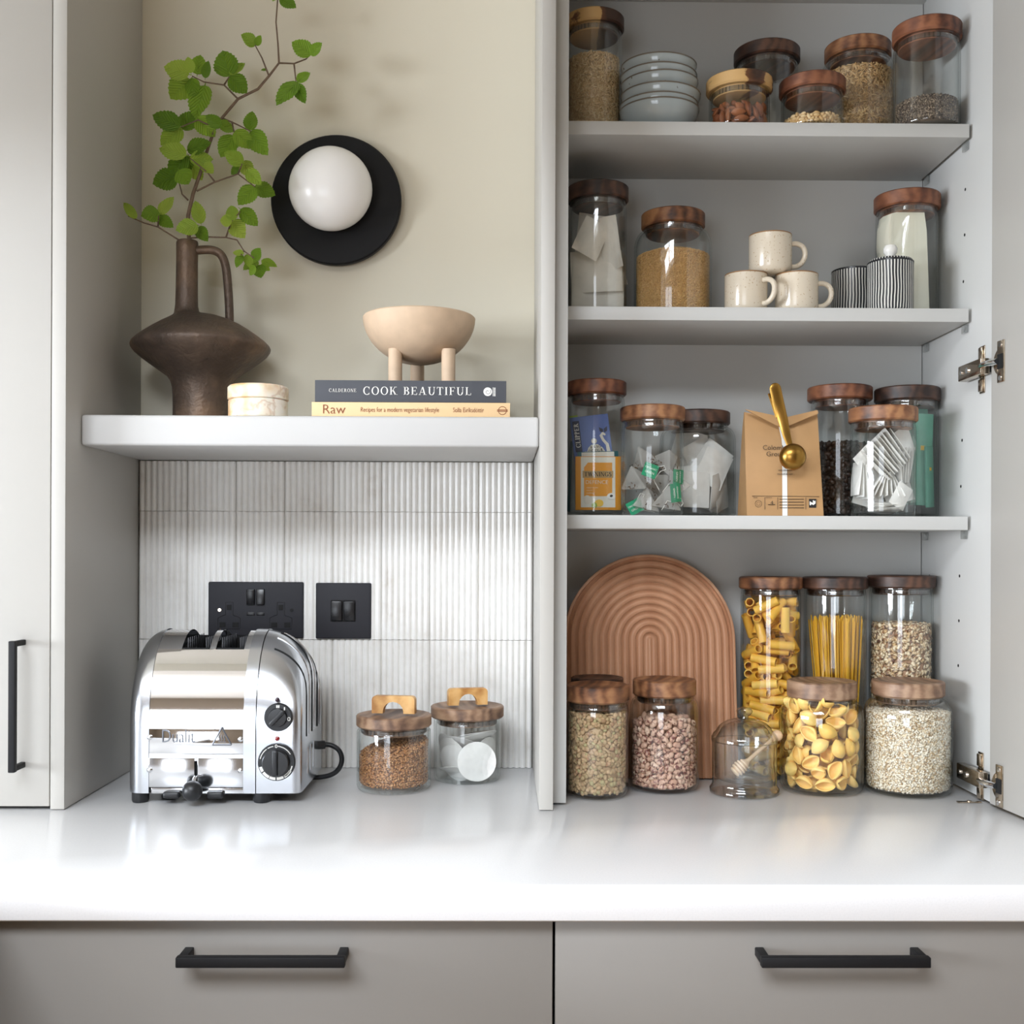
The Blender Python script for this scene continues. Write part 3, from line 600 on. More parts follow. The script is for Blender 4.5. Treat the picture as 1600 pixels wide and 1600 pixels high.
def scatter(pos, nrm, dims, kind, jit, rg, vary=.25):
    v, f = tmpl(kind); a, b2, c = frames(nrm, jit, rg); n = len(pos)
    s = 1+rg.uniform(-vary, vary, (n, 1, 1))
    V = pos[:, None, :] + s*(v[None, :, 0:1]*dims[0]*a[:, None, :] + v[None, :, 1:2]*dims[1]*b2[:, None, :] + v[None, :, 2:3]*dims[2]*c[:, None, :])
    k = len(v); F2 = [tuple(i*k+q for q in t) for i in range(n) for t in f]
    return V.reshape(-1, 3), F2
def grain_fill(J, name, label, cat, ztop, dims, kind, m, cover=1.7, dome=.004, jit=.35, tilt=0.0, topn=True, extra=None):
    "fills jar J with one uncountable mass of grains: a layer on the glass, one on top, and a solid core"
    rg = np.random.default_rng(abs(hash(label)) % 1000 if False else len(label)*7+int(J['X']*1000) % 97)
    R, z0 = J['R'], .0; h = ztop-J['z']; L = dims[0]; ga = dims[0]*dims[1]*.7
    n = int(cover*2*PI*R*h/ga); th = rg.uniform(0, 2*PI, n); u = rg.uniform(0, 1, n)
    hh = lambda r, t: h + dome*(1-(r/R)**2) + tilt*r/R*np.cos(t+2.5)
    rim = np.minimum(.006, h*.5); zz = rim*.3+u*(hh(R, th)-rim*.3)
    rr = R-dims[2]*.55-np.abs(rg.normal(0, dims[2]*.35, n)) - np.maximum(0, .006-zz)*.7
    pos = np.stack([rr*np.cos(th), rr*np.sin(th), zz], 1); nr = np.stack([np.cos(th), np.sin(th), 0*th], 1)
    n2 = int(cover*PI*R*R/ga); t2 = rg.uniform(0, 2*PI, n2); r2 = (R-L*.4)*np.sqrt(rg.uniform(0, 1, n2))
    p2 = np.stack([r2*np.cos(t2), r2*np.sin(t2), hh(r2, t2)-dims[2]*.4+rg.normal(0, dims[2]*.2, n2)], 1); m2 = np.tile([0, 0, 1.], (n2, 1))
    V, F2 = scatter(np.vstack([pos, p2]), np.vstack([nr, m2]), dims, kind, jit, rg)
    Rc = R-max(dims[2]*1.1, .0009)-dims[2]*.3; seg = 32; c = MB()
    prof = [[(0, .001)], [(Rc-.004, .001)], [(Rc, .006)]]
    rings = []
    for r, zf in ((Rc-.005, 0), (Rc, .005)): rings.append([(r*math.cos(2*PI*j/seg), r*math.sin(2*PI*j/seg), .001+zf) for j in range(seg)])
    for r in (Rc, Rc*.6, Rc*.2): rings.append([(r*math.cos(2*PI*j/seg), r*math.sin(2*PI*j/seg), float(hh(r, 2*PI*j/seg))-dims[2]) for j in range(seg)])
    c.rings(rings, True, True, True)
    verts = np.vstack([np.array(c.v), V]).tolist(); k = len(c.v); faces = c.f + [tuple(q+k for q in t) for t in F2]
    me = bpy.data.meshes.new(name); me.from_pydata(verts, [], faces); me.polygons.foreach_set('use_smooth', [True]*len(me.polygons)); me.materials.append(m)
    o = inst(name, me, None, (J['X'], J['Y'], J['z'])); return tag(o, label, cat, kind='stuff')

def pack(n, L, rad, R, z0, z1, rin=0, it=140, k=3, arc=None, rg=rng, flat=.35, grav=.00012):
    "relaxes n rods (k spheres of radius rad along length L) inside a cylinder; returns ends a, b"
    if arc: th = rg.uniform(-PI/2-arc, -PI/2+arc, n)
    else: th = rg.uniform(0, 2*PI, n)
    r = np.sqrt(rg.uniform((rin/R)**2, 1, n))*(R-rad); z = rg.uniform(z0+rad, z1-rad, n)
    c = np.stack([r*np.cos(th), r*np.sin(th), z], 1)
    tg = np.stack([-np.sin(th), np.cos(th), 0*th], 1); d = tg*rg.normal(0, 1, (n, 1)) + np.array([0, 0, 1])*rg.normal(0, flat, (n, 1)) + np.stack([np.cos(th), np.sin(th), 0*th], 1)*rg.normal(0, .35, (n, 1))
    d /= np.linalg.norm(d, axis=1, keepdims=True); a = c-d*L/2; b = c+d*L/2
    t = np.linspace(0, 1, k) if k > 1 else np.array([.5]); wgt = (1-t)**2+t**2
    own = np.repeat(np.arange(n), k); same = own[:, None] == own[None, :]
    for i in range(it):
        S = (a[:, None, :]*(1-t)[None, :, None] + b[:, None, :]*t[None, :, None]).reshape(-1, 3)
        D = S[:, None, :]-S[None, :, :]; q = np.sqrt((D*D).sum(2))+1e-9; q[same] = 9
        ov = np.maximum(0, 2*rad-q); cor = (D/q[:, :, None]*ov[:, :, None]).sum(1)*.30
        cor[:, 2] -= grav
        S2 = S+cor; rr = np.hypot(S2[:, 0], S2[:, 1])+1e-9
        sc_ = np.minimum(1, (R-rad)/rr); 
        if rin: sc_ = np.where(rr < rin, rin/rr, sc_)
        S2[:, 0] *= sc_; S2[:, 1] *= sc_; S2[:, 2] = np.clip(S2[:, 2], z0+rad, z1-rad)
        dl = (S2-S).reshape(n, k, 3)
        a = a+(dl*((1-t)/wgt)[None, :, None]).sum(1)/max(1, k/2); b = b+(dl*(t/wgt)[None, :, None]).sum(1)/max(1, k/2)
        m = (a+b)/2; d = b-a; d /= np.linalg.norm(d, axis=1, keepdims=True)+1e-9; a = m-d*L/2; b = m+d*L/2
    return a, b
def place(J, mesh, name, label, cat, group, a, b, limit=300, roll=None):
    for i in range(len(a)):
        m = Vector((a[i]+b[i])/2); d = Vector(b[i]-a[i]); q0 = d.to_track_quat('X', 'Z'); ra = random.uniform(0, 2*PI)
        if roll: rd = Vector((m.x, m.y, .2*m.z)); ra = math.atan2(rd.dot(q0 @ Vector((0, 0, 1))), rd.dot(q0 @ Vector((0, 1, 0)))) + random.choice((0, 0, 0, PI))+random.uniform(-.6, .6)
        q = q0 @ Euler((ra, 0, 0)).to_quaternion()
        tag(inst(name, mesh, None, (J['X']+m.x, J['Y']+m.y, J['z']+m.z), quat=q), label, cat, group)
def core(J, ztop, R, dims, kind, m, name, label, cat):
    JJ = dict(J); JJ['R'] = R; return grain_fill(JJ, name, label, cat, ztop, dims, kind, m, 1.3, .002)

# ------------------------------------------------------------------ jars on the top shelf of the cupboard
Z1, Z2, Z3 = ZSH[0][1], ZSH[1][1], ZSH[2][1]
J = jar(884, 972, 882, 976, 8, -.10, Z1, ACPALE, 'tall glass jar of pale rice with a two-tone wooden lid beside the stacked bowls', .019)
grain_fill(J, 'white_rice', 'pale rice filling the tall jar beside the stacked bowls', 'rice', atz(78, J['Y']-J['R']), (.0062, .0021, .0021), 'spin', G_RICE, 2.0)
JA = J = jar(1108, 1202, 1104, 1207, 105, -.148, Z1, ACPALE, 'squat glass jar of almonds with a wood lid pale along its edge', .018)
alm = MB()
for i in range(9):
    u = -1+2*i/8
alm.rings([[((-.5+i/9)*1.0*.0215, .0058*w*math.cos(a)*1.0, .0040*w*math.sin(a)) for a in np.linspace(0, 2*PI, 11)[:-1]] for i, w in enumerate([.06, .50, .78, .93, 1.0, .98, .88, .70, .42, .05])], True, True, True)
alm = alm.mesh('almond', ALMOND)
zt = atz(150, J['Y']-J['R'])
a, b = pack(74, .0110, .0050, J['R'], 0, zt-J['z']+.004, rin=.016, k=3, arc=2.6, it=150, flat=.5); place(J, alm, 'almond', 'whole brown almond in the squat jar with the pale-edged lid', 'almond', 'almonds in the squat jar', a, b)
core(J, zt-.006, J['R']-.016, (.020, .011, .008), 'spin', plain('almond_core', C(110, 62, 32), .6), 'almond_heap', 'almonds heaped in the middle of the squat jar', 'almonds')
jar(1150, 1246, 1147, 1249, 57, -.063, Z1, ACDARK, 'glass jar with a near-black wooden lid behind the almonds and pine nuts', .020)
J = jar(1221, 1317, 1218, 1320, 107, -.148, Z1, ACRED, 'squat glass jar of pine nuts with a reddish-brown wooden lid', .019)
pn = MB().ell((0, 0, 0), (.0048, .0027, .0025), 10, 7, mat=Matrix.Rotation(0, 4, 'X')).mesh('pine_nut', PINEN)
zt = atz(166, J['Y']-J['R'])
a, b = pack(215, .0042, .0024, J['R'], 0, zt-J['z']+.003, rin=.026, k=2, arc=2.0, it=110, flat=.6); place(J, pn, 'pine_nut', 'small cream pine nut in the squat jar with the reddish lid', 'pine nut', 'pine nuts in the squat jar', a, b)
core(J, zt-.003, J['R']-.0085, (.0090, .0048, .0046), 'spin', grains('pine_core', [C(214, 176, 122), C(226, 192, 140)]), 'pine_nut_heap', 'pine nuts heaped in the middle of their jar', 'pine nuts')
J = jar(1283, 1397, 1287, 1388, 50, -.070, Z1, ACACIA, 'broad glass jar of brown rice with a golden-brown wooden lid', .021, .024)
grain_fill(J, 'brown_rice', 'long brown rice filling the broad jar to its neck', 'rice', J['z']+J['H']-.030, (.0075, .0024, .0023), 'spin', G_BROWN, 2.0, dome=.007)
J = jar(1398, 1498, 1396, 1500, 19, -.158, Z1, ACRED, 'tall glass jar with a layer of dark chia seeds and an orange-brown lid', .021)
grain_fill(J, 'chia_seeds', 'dark chia seeds in the bottom of the tall jar', 'seeds', atz(140, J['Y']-J['R']), (.0028, .0019, .0016), 'spin', G_CHIA, 2.0, dome=.001)
# stack of six glazed bowls
Yb = -.135; bx = at(1030, 120, Yb).x; base = Z1
bp = [(0, .0), (.026, 0), (.036, .004), (.046, .013), (.053, .024), (.0565, .0345), (.0565, .0372), (.0550, .0378), (.0535, .0368), (.050, .025), (.042, .0135), (.032, .0065), (0, .0045)]
what = ['bottom', 'second', 'third', 'fourth', 'fifth', 'top']
for k, (zr, sx) in enumerate(((.9635, 1.0), (.9705, .99), (.9850, 1.0), (1.0020, .97), (1.0120, .965), (1.0270, .95))):
    t = thing('glazed_bowl', {0: 'grey-blue glazed bowl at the bottom of the bowl stack', 5: 'grey-blue glazed bowl at the top of the bowl stack'}.get(k, 'grey-blue glazed bowl, %s from the bottom of the bowl stack' % what[k]), 'bowl',
              (bx+[0, -.0005, .0015, .0008, -.001, -.001][k], Yb, zr-.0378), ((.03, -.02, .04, -.02, .03, -.01)[k]*.3, (0, .02, -.03, .03, -.02, .03)[k]*.5, k), 'stack of glazed bowls')
    MB().lathe([(r*sx, z) for r, z in bp], 44).build('bowl', BOWLG, t)
    MB().lathe([(.0569*sx, .0352), (.0570*sx, .0372), (.0550*sx, .0382), (.0533*sx, .0370), (.0548*sx, .0374), (.0566*sx, .0366), (.0569*sx, .0352)], 44).build('rim', BOWLRIM, t)

# ------------------------------------------------------------------ middle shelf
def pillow(w, h, th, n=8, rnd=False, crimp=.12, name='bag', m=TEABAG, wob=.0, seed=0):
    r2 = random.Random(seed); v = []; f = []
    ph = [r2.uniform(0, 6) for _ in range(4)]
    for side in (1, -1):
        for i in range(n+1):
            for j in range(n+1):
                u, q = -1+2*i/n, -1+2*j/n
                if rnd:
                    k = max(abs(u), abs(q)); l = math.hypot(u, q) or 1; x, z = u/l*k, q/l*k; e = 1-k
                else: x, z = u, q; e = 1-max(abs(u), abs(q))
                t = min(1, max(0, e-crimp)/(.55)); y = side*(.06+.94*math.sin(t*PI/2)**.8)*th/2 if e > 0 else side*.03*th
                y += wob*(math.sin(2.3*x+ph[0])*math.cos(1.7*z+ph[1]))
                v.append((x*w/2, y, z*h/2))
    N = (n+1)**2
    for s0 in (0, N):
        for i in range(n):
            for j in range(n):
                q = s0+i*(n+1)+j; f.append((q, q+1, q+n+2, q+n+1))
    edge = [(i, 0) for i in range(n)] + [(n, j) for j in range(n)] + [(i, n) for i in range(n, 0, -1)] + [(0, j) for j in range(n, 0, -1)]
    E = [i*(n+1)+j for i, j in edge]
    for a_, b_ in zip(E, E[1:]+E[:1]): f.append((a_, b_, b_+N, a_+N))
    return MB().add(v, f).mesh(name, m, 60)
def in_jar(J, px, py, dy, mesh, name, label, cat, group, rot, scale=(1, 1, 1)):
    p = at(px, py, J['Y']+dy); return tag(inst(name, mesh, None, p, rot, scale), label, cat, group)
J = jar(889, 979, 886, 982, 278, -.11, Z2, ACDARK, 'tall glass jar stuffed with white paper filters under a dark lid', .022)
fl = 'folded white paper filter inside the tall dark-lidded jar'; fg = 'paper filters in the tall jar'
fm = [pillow(.058, .056, .006, 8, False, .02, 'paper_filter', FILTERP, .004, s) for s in range(4)]
for k, (px, py, dy, rx, ry, rz, sx, sz) in enumerate(((934, 452, -.002, .06, .02, .03, 1.32, .95), (932, 425, -.007, .03, -.04, -.05, 1.28, 1.05), (936, 440, .012, -.1, .1, .2, 1, 1.2), (924, 372, -.020, -.12, .45, .2, .70, 1.0), (952, 380, -.012, .1, -.16, -.5, .55, 1.35), (930, 375, .014, .05, .1, .0, .95, 1.3), (944, 415, .022, .0, -.2, .1, 1, 1.2))):
    in_jar(J, px, py, dy, fm[k % 4], 'paper_filter', fl, 'paper filter', fg, (rx, ry, rz), (sx, 1, sz))
J = jar(991, 1112, 1002, 1101, 320, -.10, Z2, ACACIA, 'broad glass jar of golden couscous with a brown wooden lid', .022, .026)
grain_fill(J, 'couscous', 'golden couscous filling most of the broad jar', 'couscous', atz(386, J['Y']-J['R']), (.0024, .0022, .0020), 'oct', G_COUS, 2.0, dome=.012)
def mug(x, Y, z, ha, label, R=.0300, H=.0552):
    t = thing('mug', label, 'mug', (x, Y, z), (0, 0, ha), 'speckled cream mugs')
    MB().lathe([(0, .0), (R-.006, 0), (R-.002, .0025), (R, .008), (R, H-.001), (R-.0012, H), (R-.0025, H-.001), (R-.003, .010), (R-.008, .005), (0, .005)], 44).build('cup', MUG, t)
    MB().lathe([(R+.0002, H-.0016), (R, H+.0001), (R-.0012, H+.0004), (R-.0026, H+.0001), (R-.0028, H-.0014), (R-.0012, H-.0004), (R+.0002, H-.0016)], 40).build('rim', MUGRIM, t)
    MB().tube(chaikin([(R-.001, 0, .043), (R+.008, 0, .0435), (R+.0165, 0, .038), (R+.019, 0, .028), (R+.0155, 0, .017), (R+.007, 0, .0105), (R-.001, 0, .0105)], 3), .0037, 12).build('handle', MUG, t)
Ym = -.152
mug(at(1165.5, 450, Ym).x, Ym, Z2, -.85, 'speckled cream mug on the shelf beside the couscous jar')
mug(at(1244.5, 450, Ym).x, Ym, Z2, -.12, 'speckled cream mug on the shelf next to the striped cup')
mug(at(1203.5, 390, Ym).x, Ym, Z2+.0558, -.12, 'speckled cream mug stacked on top of the two others')
def striped(px0, px1, top, Y, knob, label):
    p = at((px0+px1)/2, top+40, Y); R = (px1-px0)/2/ppm(Y); H = atz(top, Y-R)-Z2
    t = thing('striped_jar' if knob else 'striped_cup', label, 'jar' if knob else 'cup', (p.x, Y, Z2), (0, 0, random.uniform(0, 3)))
    MB().lathe([(0, 0), (R-.004, 0), (R, .004), (R, H-.001), (R-.001, H), (R-.003, H), (R-.003, .006), (0, .005)], 60).build('body', STRIPE, t)
    MB().lathe([(R+.0003, H-.0022), (R+.0003, H), (R-.001, H+.0008), (R-.0034, H), (R-.003, H-.002), (R+.0003, H-.0022)], 60).build('rim', STRIPERIM, t)
    if knob:
        l = MB().lathe([(0, -.004), (R-.004, -.004), (R-.004, 0), (R-.001, .0012), (R-.002, .003), (R-.012, .006), (.006, .008), (0, .008)], 48).build('lid', STRIPE, t, (0, 0, H))
        MB().lathe([(.0055, .006), (.006, .010), (.0095, .0150), (.0098, .0200), (.0075, .0245), (0, .0262)], 24).build('knob', PORCEL, l)
striped(1300, 1367, 412, -.095, False, 'black and white striped ceramic cup without a lid')
striped(1356, 1426, 398, -.155, True, 'black and white striped ceramic jar with a round white knob')
J = jar(1370, 1464, 1367, 1467, 291, -.085, Z2, ACRED, 'tall glass jar holding a cream paper bag behind the striped jar', .022)
def soft_bag(pts_front, Y0, Y1, name, m, label, cat):
    "paper packet: outline given in photo pixels on its front, with bulging faces and a back"
    n = len(pts_front); Fp = [at(px, py, Y0) for px, py in pts_front]; c = sum(Fp, Vector())/n
    b = MB(); R = []
    for k, (sc_, yy) in enumerate(((.80, Y0-.002), (1.0, Y0+(Y1-Y0)*.35), (1.0, Y0+(Y1-Y0)*.65), (.82, Y1))): R.append([Vector(((p.x-c.x)*sc_, yy-Y0, (p.z-c.z)*(1 if p.z < c.z else sc_*.1+.9))) for p in Fp])
    b.rings(R, True, True, True)
    o = b.build(name, m, None, (c.x, Y0, c.z), smooth=50)
    return tag(o, label, cat)
soft_bag([(1384, 487), (1388, 440), (1386, 410), (1381, 375), (1382, 352), (1386, 333), (1420, 326), (1441, 321), (1450, 329), (1455, 360), (1458, 430), (1460, 487)], -.112, -.062, 'paper_bag', CREAMBAG, 'cream folded paper bag inside the tall jar behind the striped jar', 'bag')

# ------------------------------------------------------------------ lower shelf: tea and coffee
JT = J = jar(888, 976, 886, 979, 590, -.10, Z3, ACRED, 'tall glass jar of printed tea sachets with a red-brown lid', .021)
def sachet(J, corners, dy, th, m, label, tilt=0):
    "flat packet from its bottom centre; local x right, z up, front at y = 0"
    (x0, y0), (x1, y1), h = corners; Y = J['Y']+dy
    A = at(x0, y0, Y); B = at(x1, y1, Y); w_ = (B-A).length; hh = h/ppm(Y); an = math.atan2((B-A).z, (B-A).x)
    t = thing('tea_sachet', label, 'tea sachet', A, (tilt, -an, 0))
    MB().box(0, w_, 0, th, 0, hh, .0006).build('packet', m, t)
    return t, w_, hh
t, w_, h_ = sachet(J, ((889, 799), (895, 799), 112), .008, .003, TEAL, 'dark teal tea sachet standing edge-on at the back of the jar')
t.rotation_euler = (0, .12, 1.2)
t, w_, h_ = sachet(J, ((907, 796), (967, 789), 145), -.008, .003, BLUEP, 'blue printed tea sachet leaning at the back of the sachet jar', -.04)
MB().box(.003, .013, -.0004, 0, h_*.62, h_-.006).build('print_panel', NAVY, t)
serif_mesh('CLIPPER', .0068, WHITEINK, t, (.008, -.0006, h_*.80), (0, -PI/2, 0), .10, align='CENTER', weight=1.3)
b = MB()
b.prism([(.018, .078), (.022, .088), (.027, .092), (.036, .092), (.043, .086), (.047, .078), (.047, .060), (.018, .060)], -.0005, 0)
b.ell((.0315, 0, .097), (.0042, .0005, .0042), 14, 6)
b.tube([(.046, -.0003, .074), (.051, -.0003, .080), (.050, -.0003, .090), (.045, -.0003, .097), (.0425, -.0003, .104), (.0455, -.0003, .107), (.049, -.0003, .104)], [.003, .0028, .0022, .0020, .0022, .0024, .0012], 8, flat=.15, up=(0, 1, 0))
b.tube([(.019, -.0003, .082), (.013, -.0003, .082), (.0115, -.0003, .074), (.016, -.0003, .068)], .0012, 8)
b.build('print_teapot', CREAMP, t)
b = MB()
for dx, a in ((0, .6), (.006, -.5)): b.prism([(.044+dx+x*math.cos(a)-z*math.sin(a), .1115+x*math.sin(a)+z*math.cos(a)) for x, z in ((0, -.0045), (.0028, 0), (0, .006), (-.0028, 0))], -.0005, 0)
b.build('print_leaves', NAVY, t)
for tx, zz, sz in (('A BAG', .0885, .0038), ('OF OUR', .083, .0042), ('ORGANIC', .0765, .0052), ('DECAF', .0695, .0056)): serif_mesh(tx, sz, BLACKINK, t, (.0325, -.0007, zz), (0, 0, 0), .12, align='CENTER', weight=1.3)
MB().box(0, .012, -.0003, .0032, h_, h_+.0025).build('crimp', LIMEP, t)
t, w_, h_ = sachet(J, ((905, 797), (969, 795), 91), -.014, .003, TEAL, 'teal tea sachet with a pale top band between two others', -.02)
MB().box(.006, w_-.006, -.0004, 0, h_-.011, h_-.001).build('print_panel', CREAMP, t)
t, w_, h_ = sachet(J, ((899, 797), (970, 797), 84), -.020, .0035, ORANGE, 'orange and white tea sachet at the front of the sachet jar', .0)
MB().box(.008, w_-.008, -.0004, 0, .004, h_-.001).build('print_panel', CREAMP, t)
MB().prism([(.0125, .020), (w_-.0125, .020), (w_-.0125, h_-.009), (.018, h_-.009), (.0125, h_-.016)], -.0007, 0).build('print_panel', ORANGE, t)
MB().box(.0105, w_-.011, -.0010, 0, h_-.031, h_-.021).build('print_band', TANB, t)
serif_mesh('TWININGS', .0062, BLACKINK, t, (w_/2, -.0011, h_-.0258), (0, 0, 0), .08, align='CENTER', weight=1.25)
text_part('DEFENCE', .0078, CREAMP, t, (w_/2-.002, -.0010, h_-.0375), align='CENTER')
for k in range(3): text_part(('supports your', 'natural', 'wellbeing')[k], .0030, CREAMP, t, (.016, -.0009, h_-.045-k*.004))
b = MB()
for k in range(12):
    a = k*2*PI/12; b.prism([(w_-.014+.004*math.cos(a)+.0022*math.cos(q), .020+.003*math.sin(a)+.0018*math.sin(q)) for q in np.linspace(0, 2*PI, 7)[:-1]], -.0012-.00005*k, -.0008)
b.build('print_flower', WHITEINK, t)
MB().ell((w_-.014, -.0012, .0205), (.0026, .0004, .002), 10, 6).build('print_flower', BLACKINK, t)
MB().ell((.017, -.001, .015), (.0055, .0004, .0065), 14, 6).build('print_ginger', PAPER, t)
MB().ell((w_*.52, -.001, .010), (.0065, .0004, .0055), 14, 6).build('print_lemon', YELLOWP, t)
MB().ell((w_*.42, -.0012, .007), (.0040, .0004, .0040), 14, 6).build('print_lime', LIMEP, t)

J = jar(971, 1068, 969, 1070, 630, -.150, Z3, ACACIA, 'glass jar of pyramid tea bags with green paper tags', .020)
pyr = MB()
H_ = .034; q = [(-.024, -.014, 0), (.024, -.014, 0), (0, .028, 0), (0, 0, H_)]
bm = bmesh.new(); vv = [bm.verts.new(p) for p in q]
for f_ in ((0, 2, 1), (0, 1, 3), (1, 2, 3), (2, 0, 3)): bm.faces.new([vv[i] for i in f_])
bmesh.ops.bevel(bm, geom=bm.edges[:], offset=.003, segments=2, profile=.5, affect='EDGES')
pyr = MB().bm(bm).mesh('pyramid_tea_bag', MESHBAG, 60)
leafm = MB(); rg2 = np.random.default_rng(4)
Vp, Fp = scatter(np.stack([rg2.normal(0, .008, 160), rg2.normal(0, .006, 160), np.abs(rg2.normal(.005, .003, 160))], 1), rg2.normal(size=(160, 3)), (.0042, .0016, .0012), 'spin', .5, rg2)
leafm.v = [tuple(p) for p in Vp]; leafm.f = list(Fp); leafm = leafm.mesh('tea_leaves', TEALEAF)
for k, (px, py, dy, rot, sc_) in enumerate(((1003, 785, -.018, (.1, .2, .4), 1), (1038, 782, -.012, (0, -.3, 2.2), 1), (1020, 752, .0, (.2, .9, .5), 1), (997, 748, -.008, (-.3, -.5, 1.4), 1), (1045, 748, -.006, (.3, 1.6, .2), 1), (1008, 718, .006, (-.2, .3, 2.8), .95), (1040, 715, .012, (.5, -.8, 1.0), .95), (1022, 777, .020, (0, .2, 1.6), 1))):
    p = at(px, py+10, J['Y']+dy)
    t = thing('tea_bag', 'mesh pyramid tea bag in the jar with green tags', 'tea bag', p, rot, 'pyramid tea bags'); inst('bag', pyr, t, (0, 0, 0), None, (sc_, sc_, sc_)); inst('tea_leaves', leafm, t)
for px, py, dy, rz, s_ in ((1016, 735, -.0405, .35, 1), (992, 792, -.030, -.5, 1), (1056, 770, -.030, 1.45, 1.3), (1060, 745, -.020, 1.6, 1)):
    p = at(px, py, J['Y']+dy); t = thing('paper_tag', {1016: 'green paper tea tag hanging in front of the pyramid tea bags', 992: 'green paper tea tag lying at the foot of the pyramid tea bags', 1056: 'large green paper tea tag standing sideways among the pyramid tea bags', 1060: 'green paper tea tag above the sideways one in the pyramid jar'}[px], 'tag', p, (0, rz, 0 if px < 1040 else .6), 'green tea tags')
    MB().box(-.010*s_, .010*s_, 0, .0006, -.0095, .0095).build('tag', GREENTAG, t)
    text_part('ORGANIC', .0038, WHITEINK, t, (0, -.0002, .003), align='CENTER'); text_part('GREEN', .0044, WHITEINK, t, (0, -.0002, -.003), align='CENTER')
    MB().tube([(.008, .0002, .008), (.016, .001, .013), (.020, .002, .009), (.014, .003, .004), (.010, .008, -.010), (.022, .010, -.020)], .00045, 6).build('string', WHITEINK, t)
J = jar(1031, 1149, 1040, 1140, 638, -.066, Z3, ACDARK, 'broad glass jar of square paper tea bags with a dark lid', .020, .022)
sq = [pillow(.046, .052, .007, 8, False, .14, 'square_tea_bag', TEABAG, .0015, s) for s in range(3)]
for k, (px, py, dy, rx, ry, rz) in enumerate(((1085, 765, -.030, .05, .03, .15), (1080, 755, -.018, .0, -.08, -.1), (1115, 732, -.022, .05, .42, .25), (1113, 720, -.010, -.1, .62, .1), (1095, 715, .0, .1, -.5, .1), (1122, 765, -.012, .2, -.25, .9), (1128, 772, .002, .1, -.3, 1.0), (1110, 770, .012, .1, .2, .7), (1065, 745, .006, .1, .2, -.6), (1075, 700, .012, .1, .3, -.2))):
    in_jar(J, px, py, dy, sq[k % 3], 'square_tea_bag', 'square white paper tea bag in the broad dark-lidded jar', 'tea bag', 'square tea bags', (rx, ry, rz))
# kraft coffee bag with a gold scoop clip
Yk = -.175
t = thing('coffee_bag', 'brown kraft coffee bag with a white stripe and a gold scoop clipped on', 'coffee bag', at(1226, 804, Yk)); t.location.z = Z3+.0002; L = t.location.copy()
def K(px, py, Y): return at(px, py, Y)-L
top_l, top_r = K(1163, 643, Yk+.022), K(1277, 643, Yk+.022); bl, br = K(1167, 810, Yk), K(1287, 810, Yk); bl.z = br.z = 0
nx, nz = 10, 14; v = []; f = []
for side in (0, 1):
    for j in range(nz+1):
        v_ = j/nz; A = bl.lerp(top_l, v_); B = br.lerp(top_r, v_)
        for i in range(nx+1):
            u = i/nx; p = A.lerp(B, u); bul = math.sin(PI*u)*math.sin(PI*min(1, v_*1.05+.02))
            depth = .060*(1-v_)**.8+.002
            p.y += (-.006*bul if side == 0 else depth+.004*bul)
            dip = .013*math.exp(-((u-.5)/.30)**2)*max(0, (v_-.72)/.28)**1.2 if v_ > .72 else 0
            p.z -= dip
            v.append(p)
N = (nx+1)*(nz+1)
for s0 in (0, N):
    for j in range(nz):
        for i in range(nx): q = s0+j*(nx+1)+i; f.append((q, q+1, q+nx+2, q+nx+1))
for j in range(nz):
    for i in (0, nx): q = j*(nx+1)+i; f.append((q, q+nx+1, q+nx+1+N, q+N))
for i in range(nx):
    for j in (0, nz): q = j*(nx+1)+i; f.append((q, q+1, q+1+N, q+N))
MB().add(v, f).build('bag', KRAFT, t, smooth=45)
def flap(pts, y): 
    P3 = [K(px, py, y) for px, py in pts]; return [(p.x, p.z) for p in P3]
yF = Yk+.012; yl = yF-Yk
MB().prism(flap([(1163.5, 640), (1170, 641), (1221, 652), (1224, 668), (1212, 665)], yF), yl-.003, yl-.001).build('folded_top', KRAFT, t)
MB().prism(flap([(1276, 641), (1278, 646), (1233, 665), (1228, 668), (1229, 652)], yF), yl-.003, yl-.001).build('folded_top', KRAFT, t)
fy = lambda py: -.0075-.0005 if py > 700 else -.006     # just proud of the bulging front
tan_l = math.atan2(.022, top_l.z)
def front(px, py, lift=.0009):
    zz = K(px, py, Yk).z; v_ = max(0, min(1, zz/top_l.z)); base_y = .022*v_
    uu = (px-1165)/(1283-1165); bul = math.sin(PI*max(0, min(1, uu)))*math.sin(PI*min(1, v_*1.05+.02)); y = base_y-.006*bul-lift
    p = K(px, py, Yk+y); p.y = y; return p
b = MB(); R = []
for py in np.linspace(667, 806, 16):
    xa = np.interp(py, [667, 690, 806], [1217, 1222, 1222.5]); xb = xa+np.interp(py, [667, 700, 806], [5.5, 7.5, 8]); R.append([front(xa, py, .0006), front(xb, py, .0006)])
b.rings(R, False).build('stripe', WHITEINK, t)
for tx, px, py, sz, al in (('Colombian', 1191.5, 699.5, .0096, 'LEFT'), ('Ground', 1197, 709.5, .0096, 'LEFT'), ('100% ARABICA', 1226.5, 735, .0030, 'CENTER'), ('MEDIUM ROAST', 1226.5, 741, .0030, 'CENTER'), ('ORIGIN', 1176.5, 777.5, .0018, 'LEFT'), ('STRENGTH', 1196, 777.5, .0018, 'LEFT'), ('4', 1206, 786, .0085, 'CENTER')):
    p = front(px, py, .0030); text_part(tx, sz, BLACKINK, t, p, (PI/2-tan_l*.6, 0, 0), al)
b = MB()
